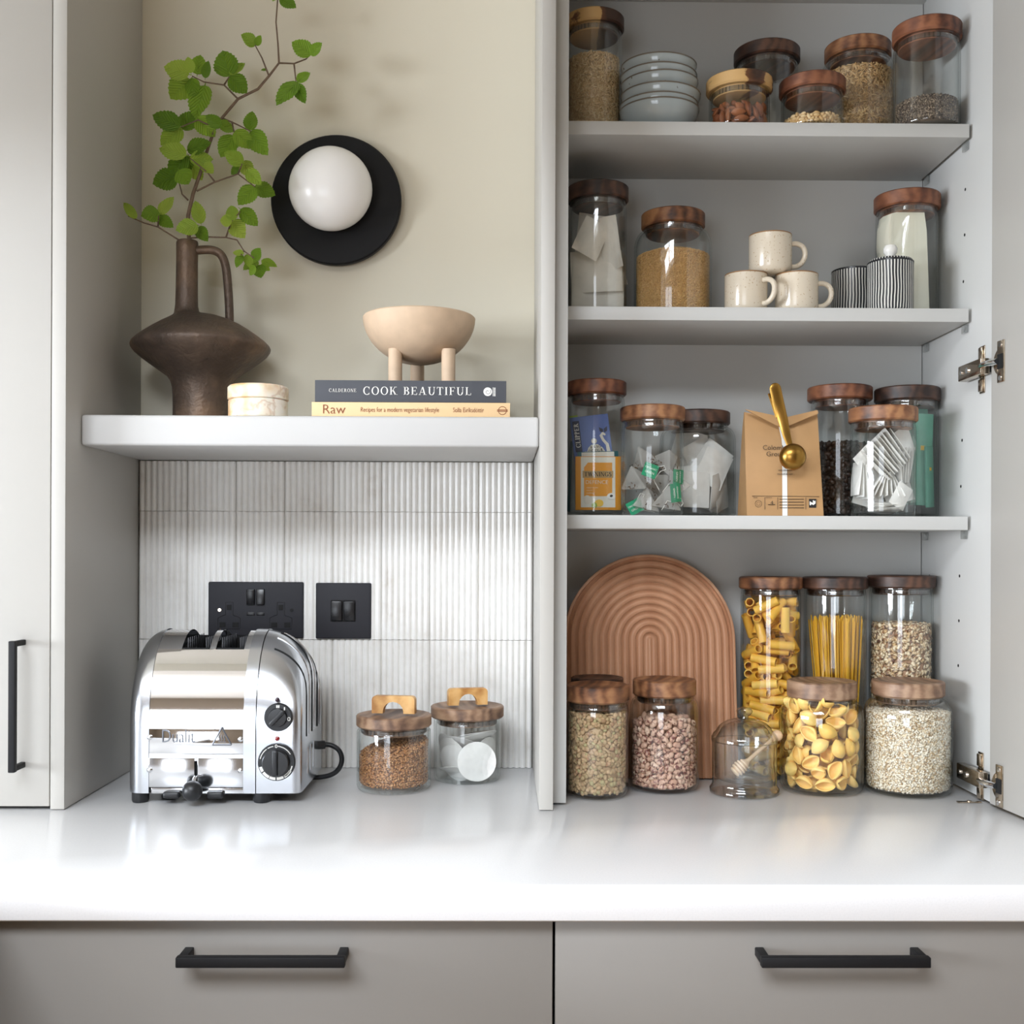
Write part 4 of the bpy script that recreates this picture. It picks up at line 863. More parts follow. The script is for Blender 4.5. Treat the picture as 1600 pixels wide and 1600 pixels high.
def line(xa, ya, xb, yb, wd=.0003):
    A, B = front(xa, ya, .0010), front(xb, yb, .0010); b.tube([A, (A+B)/2+Vector((0, front((xa+xb)/2, (ya+yb)/2, .0010).y-(A.y+B.y)/2, 0)), B], wd, 5)
line(1175, 775, 1280, 776)
for x in (1195, 1215, 1259): line(x, 777, x, 796)
for yy in (780, 784.5, 789, 793.5): line(1218, yy, 1230, yy, .0004); line(1231, yy, 1256, yy, .0004)
line(1200, 788.5, 1211, 788.5, .0004)
b.build('print_lines', BLACKINK, t)
b = MB()
for k in range(16):
    a = k*2*PI/16; p = front(1185+5.2*math.cos(a), 787+5.2*math.sin(a), .0010); b.ell(p, (.0005, .0003, .0005), 8, 5)
    p = front(1185+2.6*math.cos(a*2), 787+2.6*math.sin(a*2), .0010); b.ell(p, (.0004, .0003, .0004), 8, 5)
b.build('print_sun', BLACKINK, t)
p = front(1269.5, 786.5, .0004); MB().box(-.0051, .0051, -.0006, 0, -.0062, .0062).build('print_badge', BLACKINK, t, p)
b = MB(); b.ell((.0012, -.0008, .0030), (.0012, .0004, .0012), 12, 6); b.prism([(-.0042, .0030), (-.001, .0010), (.0010, .0014), (.0040, .0040), (.0040, -.0002), (.0010, -.0026), (-.0014, -.0010), (-.003, -.0030), (-.0042, -.002)], -.0009, -.0005)
b.build('print_badge_mark', WHITEINK, t, p)
t = thing('scoop_clip', 'gold coffee scoop with a clip handle gripping the kraft bag', 'scoop', at(1239, 714, Yk-.018)); L = t.location.copy()
hp = [K(1211.5, 607, Yk-.004), K(1216, 628, Yk-.004), K(1223, 655, Yk-.006), K(1229, 680, Yk-.014), K(1234, 696, Yk-.020)]
MB().tube(hp, [.0080, .0080, .0072, .0056, .0042], 14, flat=.16, up=(0, -1, 0)).build('handle', GOLD, t)
MB().ell(K(1211.5, 607, Yk-.004), (.0080, .0013, .0080), 18, 8).build('handle_end', GOLD, t)
MB().tube([K(1203, 614, Yk+.006), K(1207, 624, Yk+.008), K(1215, 652, Yk+.008)], [.0035, .004, .003], 10, flat=.3, up=(0, -1, 0)).build('clip_jaw', GOLD, t)
MB().tube([K(1205, 619, Yk+.004), K(1209, 622, Yk-.002)], .0022, 10).build('spring', GOLD, t)
pr = [(0, -.0125)] + [(.0183*math.sin(a), -.0125*math.cos(a)) for a in np.linspace(.15, PI/2, 9)] + [(.0187, .001), (.0178, .001)] + [(.0172*math.sin(a), -.0116*math.cos(a)) for a in np.linspace(PI/2, .15, 9)] + [(0, -.0116)]
MB().lathe(pr, 36).build('scoop', GOLD, t, (0, 0, 0), (-PI/2+.12, 0, 0))
J = jar(1268, 1356, 1262, 1361, 598, -.064, Z3, ACRED, 'glass jar of coffee beans with a red-brown lid behind the coffee bag', .021)
grain_fill(J, 'coffee_beans', 'dark roasted coffee beans in the jar behind the kraft bag', 'coffee beans', atz(688, J['Y']-J['R']), (.0105, .0075, .006), 'lens', G_COFF, 1.8, dome=.003, jit=.6)
J = jar(1370, 1464, 1367, 1466, 600, -.077, Z3, ACDARK, 'glass jar of mint-green packets with a very dark lid', .021)
for k, (px, py, dy, rz, ry, wd, hh) in enumerate(((1440, 718, -.018, .25, .03, .034, .135), (1432, 712, -.006, .1, -.02, .036, .140), (1452, 745, -.020, .7, -.05, .020, .090), (1410, 720, .008, -.2, .06, .040, .130))):
    p = at(px, py, J['Y']+dy); b = MB().box(-wd/2, wd/2, -.0018, .0018, -hh/2, hh/2, .0008); t = thing('mint_packet', 'slim mint-green packet standing in the very dark-lidded jar', 'packet', (p.x, p.y, max(p.z, J['z']+hh/2+.002)), (0, ry, rz), 'mint-green packets')
    b.build('packet', MINTP, t); MB().box(-wd*.1, wd*.15, -.0021, -.0017, hh*.10, hh*.15).build('print_mark', YELLOWP, t)
J = jar(1330, 1429, 1327, 1432, 631, -.156, Z3, ACACIA, 'glass jar packed with folded white tea bags and a brown lid', .021)
fb = [pillow(.044, .056, .0034, 6, False, .10, 'folded_tea_bag', TEABAG, .001, s) for s in range(3)]
lab = 'folded white tea bag in the tightly packed front jar'; i = 0
sets = []
for k in range(9): sets.append((1366+k*4.5, 728-k*4.5, -.012+.002*(k % 3), (-.75+.02*k, 0, 1.35), 1))
for k in range(7): sets.append((1366+k*6, 757+abs(k-3)*1.0, -.014, (.55-.17*k, .1, 1.45), .62))
for k in range(5): sets.append((1383, 799-k*3.2, -.006, (PI/2+.05*(k-2), .0, .1*k), .8))
for k in range(5): sets.append((1402+k*4.2, 728, -.006+.003*k, (.04*k-.05, 0, 1.5), .9))
for k in range(3): sets.append((1338+k*5, 748+k*3, -.004, (.1-.1*k, 0, 1.6), .85))
sets += [(1408, 775, -.024, (.1, .5, .35), .6), (1352, 715, -.004, (0, .8, .2), .55), (1412, 690, -.002, (.1, -.5, .4), .7), (1380, 735, .014, (0, .2, .1), .9), (1400, 760, .016, (0, -.3, -.1), .9), (1360, 765, .014, (0, .3, -.1), .9)]
for k, (px, py, dy, rot, sc_) in enumerate(sets): in_jar(J, px, py, dy, fb[k % 3], 'folded_tea_bag', lab, 'tea bag', 'folded tea bags', rot, (sc_, 1, sc_ if k < 28 else sc_))

# ------------------------------------------------------------------ cupboard floor: dry goods on the worktop
# grooved beech board
Yg = -.088; ctr = at(1013, 998, Yg+.03); Rb = 133/ppm(Yg+.03); hb = ctr.z
lean = math.atan2(.048, hb+Rb)
path = [(-1, -1.0)] + [(math.cos(a), math.sin(a)) for a in np.linspace(PI, 0, 37)] + [(1, -1.0)]
ng, per = 12, 8; rr = [Rb*i/(ng*per) for i in range(1, ng*per)] + [Rb-.0022, Rb-.0006, Rb]
def gz(r):
    if r > Rb-.004: return -.016 if r < Rb-.002 else (-.0155 if r < Rb-.0003 else -.0140)
    q = (r/Rb*ng) % 1; return -.016+.0055*(abs(math.sin(PI*q))**.85)
b = MB(); R = []
for r in rr:
    R.append([(c_*r, gz(r), (hb+s_*r) if s_ > -.5 else 0) for c_, s_ in path])
R.append([(c_*Rb, 0, (hb+s_*Rb) if s_ > -.5 else 0) for c_, s_ in path])
b.rings(R, False)
n = len(path); last = len(b.v)-n; b.f.append(tuple(range(last, last+n)))
k0 = R[0]; b.f.append(tuple(range(n)))
tag(b.build('serving_board', BEECH, None, (ctr.x, Yg, .0004), (-lean, 0, 0), 30), 'arched beech serving board with concentric routed grooves leaning on the cupboard back', 'board')
J = jar(884, 982, 885, 985, 1063, -.206, 0.0003, ACACIA, 'glass jar of green-brown lentils with a brown lid, beside the cupboard side', .023, .012, base=.010)
grain_fill(J, 'lentils', 'green and brown lentils filling the jar beside the cupboard side', 'lentils', atz(1118, J['Y']-J['R']), (.0066, .0064, .0032), 'lens', G_LENT, 1.5, dome=.004, jit=.28)
jar(878, 950, 892, 974, 1053, -.120, 0.0003, ACDARK, 'glass jar with a dark lid standing behind the lentil jar', .016, .008, X=.1405, R=.0345)
J = jar(984, 1092, 985, 1084, 1055, -.161, 0.0003, ACACIA, 'glass jar of speckled borlotti beans with a swirled brown lid', .023, .020, base=.009)
bean = MB(); rings = []
for i in range(11):
    u = -1+2*i/10; w_ = math.sqrt(max(0, 1-abs(u)**2.3)); rings.append([(u*.0071, .0043*w_*math.cos(a)-.0014*(1-u*u)*0+.0009*u*u, .0038*w_*math.sin(a)) for a in np.linspace(0, 2*PI, 13)[:-1]])
bean = bean.rings(rings, True, True, True).mesh('borlotti_bean', BEANM, 80)
zt = atz(1120, J['Y']-J['R'])
a, b = pack(300, .0056, .0042, J['R'], 0, zt-J['z']+.003, rin=.034, k=2, arc=1.95, it=110, flat=.5); place(J, bean, 'borlotti_bean', 'speckled borlotti bean in the jar with the swirled lid', 'bean', 'borlotti beans', a, b)
core(J, zt-.004, J['R']-.0115, (.0138, .0085, .0075), 'lens', grains('bean_core', [C(196, 158, 132), C(176, 132, 110), C(206, 172, 148), C(150, 98, 84)]), 'borlotti_heap', 'borlotti beans heaped in the middle of the bean jar', 'beans')
J = jar(1158, 1250, 1154, 1252, 900, -.066, 0.0003, ACACIA, 'tall glass jar of rigatoni pasta with a brown lid', .0185, .012)
rig = MB(); n = 14; L_, ro, ri = .037, .0064, .0051
prof = [(x, r*(1+(.03*(j % 2) if r == ro else 0))) for x, r, j in ()]
R = []
for x, r in ((-L_/2, ri), (-L_/2, ro), (L_/2, ro), (L_/2, ri), (-L_/2, ri)): R.append([(x, (r+(.0003 if (j % 2 and r == ro) else 0))*math.cos(2*PI*j/n), (r+(.0003 if (j % 2 and r == ro) else 0))*math.sin(2*PI*j/n)) for j in range(n)])
rig = rig.rings(R).mesh('rigatoni', PASTA, 40)
zt = atz(934, J['Y']-J['R'])
a, b = pack(158, L_-.0125, .0060, J['R'], 0, zt-J['z']+.006, k=4, it=200, flat=.45, grav=.00002); place(J, rig, 'rigatoni', 'ridged yellow rigatoni tube in the tall jar', 'pasta', 'rigatoni in the tall jar', a, b)
J = jar(1257, 1352, 1255, 1355, 900, -.066, 0.0003, ACDARK, 'tall glass jar of spaghetti with a dark brown lid', .0185, .012)
zt = atz(958, J['Y']); hs = zt-J['z']; st = MB().tube([(0, 0, 0), (0, 0, 1)], .0010, 6).mesh('spaghetti', SPAG)
for k in range(190):
    th = random.uniform(0, 2*PI); r1 = (J['R']-.0025)*math.sqrt(random.uniform(.05, 1)); r0 = r1*.60
    p1 = Vector((r1*math.cos(th), r1*math.sin(th), 0)); a0 = th+random.uniform(-.25, .25); p0 = Vector((r0*math.cos(a0)+.006, r0*math.sin(a0), 0)); 
    if p0.length > J['R']-.003: p0 *= (J['R']-.003)/p0.length
    ln = hs*random.uniform(.955, 1.0); d = (p1+Vector((0, 0, hs))-p0).normalized()
    tag(inst('spaghetti', st, None, (J['X']+p0.x, J['Y']+p0.y, J['z']), quat=d.to_track_quat('Z', 'Y'), scale=(1, 1, ln)), 'long yellow spaghetti strand in the tall dark-lidded jar', 'pasta', 'spaghetti in the tall jar')
J = jar(1360, 1456, 1357, 1460, 898, -.065, 0.0003, ACDARK, 'tall glass jar of muesli with a lid dark on one side', .0185, .012)
grain_fill(J, 'muesli', 'flaky muesli filling most of the tall jar', 'muesli', atz(976, J['Y']-J['R']), (.0078, .0060, .0022), 'disc', G_MUES, 2.4, dome=.003, jit=.9)
J = jar(1220, 1348, 1230, 1337, 1057, -.168, 0.0003, ACGREY, 'wide glass jar of pasta shells with a greyed wooden lid', .024, .022, base=.010)
shell = MB(); nu, nv = 12, 18; th_ = .0013
def shp(u, v_, off):
    w_ = (1-abs(u)**1.9)**.75; a = math.radians(66+v_*228); r = (.0100*w_+.0002)*(1+.025*math.cos(9*PI*v_))
    curl = .86 if v_ in (0, 1) else 1
    return (u*.0140+.0*w_, (r-off)*math.cos(a)*curl*.95-.0008, (r-off)*math.sin(a)*curl+.0020*(u*u))
v = []; f = []
for off in (0, th_):
    for i in range(nu+1):
        for j in range(nv+1): v.append(shp(-1+2*i/nu, j/nv, off))
N = (nu+1)*(nv+1)
for s0 in (0, N):
    for i in range(nu):
        for j in range(nv): q = s0+i*(nv+1)+j; f.append((q, q+1, q+nv+2, q+nv+1))
for i in range(nu):
    for j in (0, nv): q = i*(nv+1)+j; f.append((q, q+nv+1, q+nv+1+N, q+N))
shell = shell.add(v, f).mesh('pasta_shell', PASTAS, 60)
zt = atz(1092, J['Y']-J['R'])
a, b = pack(132, .0120, .0088, J['R'], 0, zt-J['z']+.008, k=2, it=170, flat=.7, grav=.00004, rin=.012); place(J, shell, 'pasta_shell', 'yellow conchiglie pasta shell in the wide jar', 'pasta', 'pasta shells in the wide jar', a, b, roll=True)
J = jar(1352, 1485, 1362, 1472, 1057, -.178, 0.0003, ACGREY, 'wide glass jar of pale oat flakes with a greyed two-tone lid', .021, .024, base=.010)
grain_fill(J, 'oat_flakes', 'pale oat flakes filling the wide jar', 'oats', atz(1118, J['Y']-J['R']), (.0042, .0030, .0014), 'disc', G_OATB, 2.2, dome=.006, jit=.7)
# glass honey pot with dipper
Yh = -.19; hx = at(1163, 1200, Yh).x; zr = atz(1157, Yh); zd = atz(1121, Yh); zk = atz(1104, Yh); Rh = 50/ppm(Yh)
t = thing('honey_pot', 'clear glass honey pot with a domed knobbed lid', 'honey pot', (hx, Yh, .0003))
MB().lathe([(0, .002), (Rh-.004, 0), (Rh+.0030, .0015), (Rh+.0035, .007), (Rh+.001, .010), (Rh-.0005, .014), (Rh, .018), (Rh, zr-.004), (Rh+.0008, zr), (Rh-.003, zr), (Rh-.004, .022), (Rh-.010, .0185), (0, .018)], 56).build('pot', GLASST, t, smooth=50)
dm = [(Rh+.001, zr+.0002), (Rh+.001, zr+.005), (Rh-.0015, zr+.010)] + [((Rh-.006)*math.cos(a)+.0, zr+.012+(zd-zr-.012)*math.sin(a)) for a in np.linspace(.15, 1.36, 8)] + [(.006, zd-.0005), (.0052, zd+.002), (.0100, zd+.006), (.0112, zd+.0095), (.0085, zd+.0135), (0, zk)]
inn = [(.0, zd-.004)] + [((Rh-.010)*math.cos(a), zr+.010+(zd-zr-.014)*math.sin(a)) for a in np.linspace(1.36, .15, 8)] + [(Rh-.004, zr+.0002), (Rh+.001, zr+.0002)]
MB().lathe(dm+inn, 56).build('lid', GLASST, t, smooth=50)
A = at(1146, 1208, Yh-.012); B = at(1216, 1148, Yh-.004); d = (B-A); Ln = d.length
t = thing('honey_dipper', 'pale beech honey dipper leaning through the lid of the glass pot', 'honey dipper', A); t.rotation_mode = 'QUATERNION'; t.rotation_quaternion = d.to_track_quat('Z', 'Y')
pr = [(0, 0), (.0055, .001)]
for k in range(5): z = .0015+k*.0042; rr_ = (.0078, .0096, .0102, .0096, .0080)[k]; pr += [(rr_-.001, z), (rr_, z+.001), (rr_, z+.0022), (rr_-.001, z+.0030), (.0062, z+.0032), (.0062, z+.0040)]
pr += [(.0048, .0235), (.0028, .028), (.0026, .05), (.0030, Ln-.012), (.0036, Ln-.008)]
MB().lathe([(0, 0)]+pr[1:]+[(0, Ln-.0075)], 24).build('dipper_head', DIPPER, t)
MB().ell((0, 0, Ln-.002), (.0076, .0076, .0076), 20, 12).build('dipper_knob', DIPPER, t)

# ------------------------------------------------------------------ niche: two jars with bridge handles, toaster, sockets
def bridge_lid(J, px0, px1, ptop, pbot, dy, m, rz):
    Yc = J['Y']; s = ppm(Yc); w_ = (px1-px0)/s; h = .0245; ld = [c for c in J['t'].children if c.name.startswith('lid')][0]
    r = .006; ai = w_*.24; az = .0125
    pts = [(-w_/2, 0), (-w_/2, h-r)] + [(-w_/2+r-r*math.cos(a), h-r+r*math.sin(a)) for a in np.linspace(.3, 1.4, 4)] + [(w_/2-r+r*math.sin(a), h-r+r*math.cos(a)) for a in np.linspace(.2, 1.3, 4)] + [(w_/2, h-r), (w_/2, 0)]
    pts += [(ai, 0)] + [(ai*math.cos(a), az*math.sin(a)*1.15+.002) for a in np.linspace(.1, PI-.1, 9)] + [(-ai, 0)]
    o = MB().prism(pts, -.0065, .0065).build('handle', m, ld, ((px0+px1)/2/s-at(0, 0, 0).x*0-((px0+px1)/2/s), 0, .0178), (0, 0, rz-ld.rotation_euler.z), 30)
J = jar(558, 673, 558, 675, 1107, -.162, 0.0003, ACGREY, 'glass jar of brown granules with an arched handle on its lid, beside the toaster', .017, .003, base=.006)
grain_fill(J, 'coffee_granules', 'golden brown coffee granules heaped in the jar beside the toaster', 'coffee granules', atz(1176, J['Y']-J['R']), (.0040, .0032, .0028), 'oct', G_BUCK, 2.2, dome=.006, jit=.9, tilt=-.012)
bridge_lid(J, 583, 651, 1085, 1112, 0, HANDLEW, -.14)
J = jar(678, 782, 672, 786, 1094, -.098, 0.0003, ACGREY, 'glass jar of round tea bags with an arched handle on its lid', .0175, .003, base=.006)
bridge_lid(J, 698, 760, 1077, 1104, 0, HANDLEW, .24)
TEABAG2 = teapaper('tea_paper_thin', C(250, 249, 246), .88)
rt = [pillow(.056, .056, .0075, 10, True, .16, 'round_tea_bag', TEABAG2, .0012, s) for s in range(3)]; dust = MB().ell((0, 0, -.004), (.017, .0012, .011), 18, 8).mesh('tea_filling', TEADUST)
for k, (px, py, dy, rot) in enumerate(((745, 1190, -.037, (-.12, .1, .12)), (712, 1192, -.020, (.3, .2, -.6)), (708, 1180, -.012, (.35, .2, -.75)), (704, 1172, -.004, (.4, .15, -.9)), (716, 1205, -.014, (1.2, .1, -.2)), (742, 1152, -.010, (1.25, -.15, .1)), (746, 1147, -.008, (1.30, -.1, .2)), (738, 1163, .004, (1.15, -.2, .1)), (722, 1163, -.006, (1.1, .35, .1)), (757, 1180, -.004, (.2, .1, 1.0)), (735, 1190, .012, (.1, .3, .2)))):
    p = at(px, py, J['Y']+dy); t = thing('round_tea_bag', 'round white paper tea bag in the jar with the arched handle', 'tea bag', p, rot, 'round tea bags'); inst('paper', rt[k % 3], t); inst('tea_filling', dust, t)

# sockets
def wall_plate(name, px0, px1, py0, py1, label):
    Y = -.0125; A = at(px0, py1, Y-.005); B = at(px1, py0, Y-.005); c = (A+B)/2
    t = thing(name, label, 'socket' if 'socket' in name else 'switch', (c.x, Y, c.z)); w_, h = (B.x-A.x), (B.z-A.z)
    MB().box(-w_/2, w_/2, -.0055, 0, -h/2, h/2, .0022, 3).build('plate', SOCK, t); return t, w_, h
def rocker(t, x, z, w_, h, tilt=.10):
    MB().box(-w_/2, w_/2, -.0042, .001, -h/2, h/2, .0012).build('switch_rocker', SOCKD, t, (x, -.0052, z), (tilt, 0, 0))
t, w_, h = wall_plate('double_socket', 325, 474, 909.5, 997, 'black double wall socket behind the toaster')
rocker(t, -.0075, .020, .0125, .024); rocker(t, .0075, .020, .0125, .024, -.1)
for s in (-1, 1):
    b = MB(); cx = s*.0405+(-.002 if s > 0 else 0)
    b.box(cx-.0035, cx+.0035, -.0062, -.005, -.012+.004+.008, .008); b.box(cx-.0145, cx-.0055, -.0062, -.005, -.0265, -.0190); b.box(cx+.0055, cx+.0145, -.0062, -.005, -.0265, -.0190)
    b.build('pin_holes', VOID, t)
    b = MB(); b.tube([(cx-.008, -.0056, -.008), (cx-.0055, -.0056, -.008), (cx-.0055, -.0056, .012), (cx+.006, -.0056, .012), (cx+.006, -.0056, -.008), (cx+.017, -.0056, -.012), (cx+.017, -.0056, -.029), (cx-.017, -.0056, -.029), (cx-.017, -.0056, -.012), (cx-.008, -.0056, -.008)], .0004, 5); b.build('moulding', SOCKD, t)
    MB().tube([(s*.055, -.0052, .000), (s*.055, -.0064, .000)], .0026, 16).build('screw', BLACKM if s > 0 else NICKEL, t)
    MB().box(s*.0075-.006, s*.0075+.006, -.0061, -.005, -.0085, -.0035, .0004).build('usb_port', SOCKD, t)
t, w_, h = wall_plate('fused_switch', 493, 580, 911, 998, 'square black fused wall switch beside the double socket')
rocker(t, -.0098, .0, .0165, .030, 0); rocker(t, .0095, .0, .0165, .030, .09)
MB().box(-.0195, .019, -.0060, -.005, -.0165, .0165, .0004).build('surround', VOID, t)

# toaster -------------------------------------------------------------------------------------------
TX = at(197, 1150, -.262).x; TY = -.262; TW, TDp, TH, zb = .2290, .178, .2085, .0135
t = thing('toaster', 'polished chrome two-slot toaster with black knobs standing on the worktop', 'toaster', (TX, TY, .0003)); L = t.location.copy()
TH = atz(985, -.175)-.0003
def iz(x):
    if x < .030: r = .034; e = x
    else: r = .068; e = TW-x
    return r-math.sqrt(max(0, r*r-(r-e)**2)) if e < r else 0
def iy(x):
    r, e = (.020, x) if x < .08 else (.010, TW-x)
    return r-math.sqrt(max(0, r*r-(r-e)**2)) if e < r else 0
ZSD, PEX = .098, 2.05
def sz(x, y, off=0):
    a = TDp/2-iy(x)+off; bb = TH-iz(x)-ZSD+off; q = min(1, abs(y-TDp/2)/a); return ZSD+bb*(1-q**PEX)**(1/PEX)
def section(x, off=0, n=15):
    a = TDp/2-iy(x)+off; bb = TH-iz(x)-ZSD+off; P_ = [(x, TDp/2-a, zb-off*.0)]
    P_ += [(x, TDp/2-a, zb+(ZSD-zb)*k/4) for k in range(1, 4)]
    for k in range(2*n+1):
        th = PI-PI*k/(2*n); c_, s_ = math.cos(th), math.sin(th)
        P_.append((x, TDp/2+a*math.copysign(abs(c_)**(2/PEX), c_), ZSD+bb*abs(s_)**(2/PEX)))
    P_ += [(x, TDp/2+a, zb+(ZSD-zb)*k/4) for k in range(3, 0, -1)] + [(x, TDp/2+a, zb)]
    return P_
xs = [0, .0008, .002, .004, .007, .011, .016, .022, .0285, .0300]; xm0, xm1 = .0302, .1535
MB().rings([section(x, .0012) for x in xs], True, True, True).build('end_casting', CAST, t)
xr = [xm1+.0002, .157, .160] ; MB().rings([section(xm1+.0002, .0016), section(.1695, .0016)], True, True, True).build('arch_band', CAST, t)
xs2 = [.1705] + list(TW-.0585*(1-np.linspace(0, 1, 17))**1.35)
xs2[1] = .1712
MB().rings([section(x, .0004) for x in xs2], True, True, True).build('control_casting', CAST, t)
MB().rings([section(.1694, -.0004), section(.1708, -.0004)], True, True, True).build('shadow_joint', VOID, t)
# chrome middle with two slots
sx0 = [(.062, .100), (.108, .146)]; sy0, sy1 = .036, .130
cols = [xm0, .0618, .0622, .0998, .1002, .1078, .1082, .1458, .1462, xm1]; S = [section(x) for x in cols]; n = len(S[0]); v = [p for s in S for p in s]; f = []
zpan = .062                             # chrome cover stops here, kick panel below
for i in range(len(cols)-1):
    for j in range(n-1):
        cx = (cols[i]+cols[i+1])/2; cy = (S[i][j][1]+S[i][j+1][1])/2; cz = (S[i][j][2]+S[i][j+1][2])/2
        if any(q0 < cx < q1 for q0, q1 in sx0) and sy0 < cy < sy1 and cz > .15: continue
        if cy < .002 and cz < zpan: continue
        f.append((i*n+j, i*n+j+1, (i+1)*n+j+1, (i+1)*n+j))
MB().add(v, f).build('chrome_cover', CHROME, t)
b = MB(); b.box(xm0, xm1, -.0006, .0006, .0660, ZSD-.0235+.0, 0); MB().box(xm0, xm1, -.0004, .0010, .0655, ZSD, .0003).build('front_plate', CHROME, t)
MB().box(xm0, xm1, .0030, .0045, zb, .0665).build('inner_dark', VOID, t)
kp = MB().box(xm0, (xm0+xm1)/2-.0021, -.0010, .0010, .0215, .0600, .0005).box((xm0+xm1)/2+.0021, xm1, -.0010, .0010, .0215, .0600, .0005).box((xm0+xm1)/2-.0021, (xm0+xm1)/2+.0021, -.0010, .0010, .0560, .0600).build('kick_panel', STEEL, t)
MB().box(xm0+.003, xm1, .0002, .0020, zb-.0005, .0205, .0003).build('crumb_tray', STEEL, t)
for q0, q1 in sx0:
    b = MB(); zt_ = TH+.0005; y0_, y1_ = sy0+.002, sy1-.002
    b.add([(q0+.0005, y0_, sz(q0, y0_)), (q1-.0005, y0_, sz(q1, y0_)), (q1-.0005, y1_, sz(q1, y1_)), (q0+.0005, y1_, sz(q0, y1_)), (q0+.004, y0_+.004, .12), (q1-.004, y0_+.004, .12), (q1-.004, y1_-.004, .12), (q0+.004, y1_-.004, .12)], [(0, 1, 5, 4), (1, 2, 6, 5), (2, 3, 7, 6), (3, 0, 4, 7), (4, 5, 6, 7)])
    b.build('toast_slot', VOID, t)
    b = MB()
    for k in range(9): yy = y0_+.006+k*(y1_-y0_-.012)/8; b.tube([(q0+.005, yy, .13), (q0+.007, yy, TH-.008)], .0007, 6); b.tube([(q1-.005, yy, .13), (q1-.007, yy, TH-.008)], .0007, 6)
    b.build('slot_guard', GUARD, t)
# louvres on the curved end
for k, yy in enumerate((.040, .062, .084, .106, .128, .150)):
    b = MB(); pts = [(x, yy, sz(x, yy, .0006)+.0004) for x in np.linspace(.186, TW-.0008, 14)] + [(TW+.0004, yy, z) for z in np.linspace(sz(TW, yy)-.006, .082, 5)]
    b.tube(pts, .0009, 6); b.build('louvre', VOID if k % 2 == 0 else STEEL, t)
for yy in (.050, .075, .100): MB().tube([(TW+.0002, yy, .030), (TW+.0002, yy, .066)], .0010, 6).build('louvre', STEEL, t)
def tp(px, py, y=-.262): p = at(px, py, TY+ (y-TY)); return p.x-L.x, p.z-L.z
# lettering, symbol, screws, lever
x, z = tp(252, 1151); EMBOSS = plain('embossed_metal', C(112, 115, 122), .35, .6)
text_part('Dualit', .0250, EMBOSS, t, (x, -.0009, z), ext=.0006, fit=.0425)
x, z = tp(347, 1150); b = MB(); hw, hh = .0125, .0115
tri = [(-hw, -hh), (hw, -hh), (0, hh)]
for p, q in zip(tri, tri[1:]+tri[:1]): b.tube([(x+p[0], -.0008, z+p[1]), (x+q[0], -.0008, z+q[1])], .0011, 6)
for k in (-1, 0, 1): b.tube([(x+k*.0032+.0006*math.sin(s*2), -.0008, z-.006+s*.0022) for s in np.linspace(0, 3.2, 6)], .0006, 6)
b.tube([(x-.005, -.0008, z-.0078), (x+.005, -.0008, z-.0078)], .0005, 6); b.build('hot_surface_symbol', EMBOSS, t)
for px, py in ((234, 1152), (376, 1155), (234, 1203), (376, 1204)):
    x, z = tp(px, py); MB().lathe([(0, -.0025), (.002, -.0023), (.0035, -.0010), (.0036, 0)], 16).build('screw', STEEL, t, (x, -.0006, z), (-PI/2, 0, 0))
xc = (xm0+xm1)/2; zk_ = atz(1237, TY-.022)-L.z; xk = at(300, 1237, TY-.022).x-L.x
lv = MB().tube([(xc, .003, .036), (xc, -.008, .034), (xk, -.018, zk_+.006)], .0026, 10).build('lever', STEEL, t)
MB().ell((xk, -.021, zk_), (.0132, .0128, .0132), 24, 14).build('lever_knob', RUBBER, lv)
for px in (270, 338):
    x, z = tp(px, 1238); MB().box(x-.011, x+.011, -.010, .001, zb-.0055, zb+.0035, .003, 3).build('tray_grip', RUBBER, t)
# control face
yf = TDp/2-(TDp/2-iy(.2))-.0004
def knob(px, py, R, inner, nm):
    x, z = tp(px, py); k = thing_part = MB().lathe([(R, 0), (R, .004), (R-.001, .0055), (0, .0055)], 36).build(nm, RUBBER, t, (x, yf-.0002, z), (PI/2, 0, 0)); return k, x, z
k1, x, z = knob(435.5, 1120, .0185, .010, 'selector_knob')
MB().lathe([(.0125, .0055), (.0115, .010), (0, .0105)], 30).build('knob_grip', SOCKD, k1)
MB().box(-.0030, .0030, -.0125, .0125, .0095, .0150, .0014, mat=Matrix.Rotation(-.75, 4, 'Z')).build('knob_bar', RUBBER, k1)
b = MB().box(-.0020, -.0004, .0125, .0160, .0054, .0059).box(.0004, .0020, .0125, .0160, .0054, .0059).box(.0080, .0094, .0095, .0135, .0054, .0059); b.add([], [])
b.tube([(.0145+.0016*math.cos(a), -.002+.0022*math.sin(a), .0057) for a in np.linspace(0, 2*PI, 13)], .0005, 5); b.build('knob_marks', WHITEINK, k1)
k2, x, z = knob(433, 1190, .0245, .016, 'timer_knob')
MB().lathe([(.0180, .0055), (.0175, .012), (.0165, .0135), (0, .0140)], 36).build('knob_grip', SOCKD, k2)
MB().box(-.0035, .0035, -.0165, .0165, .0130, .0175, .0016).build('knob_bar', RUBBER, k2)
b = MB()
for a0, a1 in ((-12, -38), (-38, -62), (196, 214), (218, 244), (246, 268), (272, 296), (300, 330)):
    n_ = 6
    for k in range(n_):
        p = [math.radians(a0+(a1-a0)*(k+d_)/n_) for d_ in (0.05, .95)]
        rr0, rr1 = (.0195, .0230) if a0 > 100 else (.0205, .0220)
        b.add([(rr0*math.cos(p[0]), rr0*math.sin(p[0]), .0058), (rr1*math.cos(p[0]), rr1*math.sin(p[0]), .0058), (rr1*math.cos(p[1]), rr1*math.sin(p[1]), .0058), (rr0*math.cos(p[1]), rr0*math.sin(p[1]), .0058)], [(0, 1, 2, 3)])
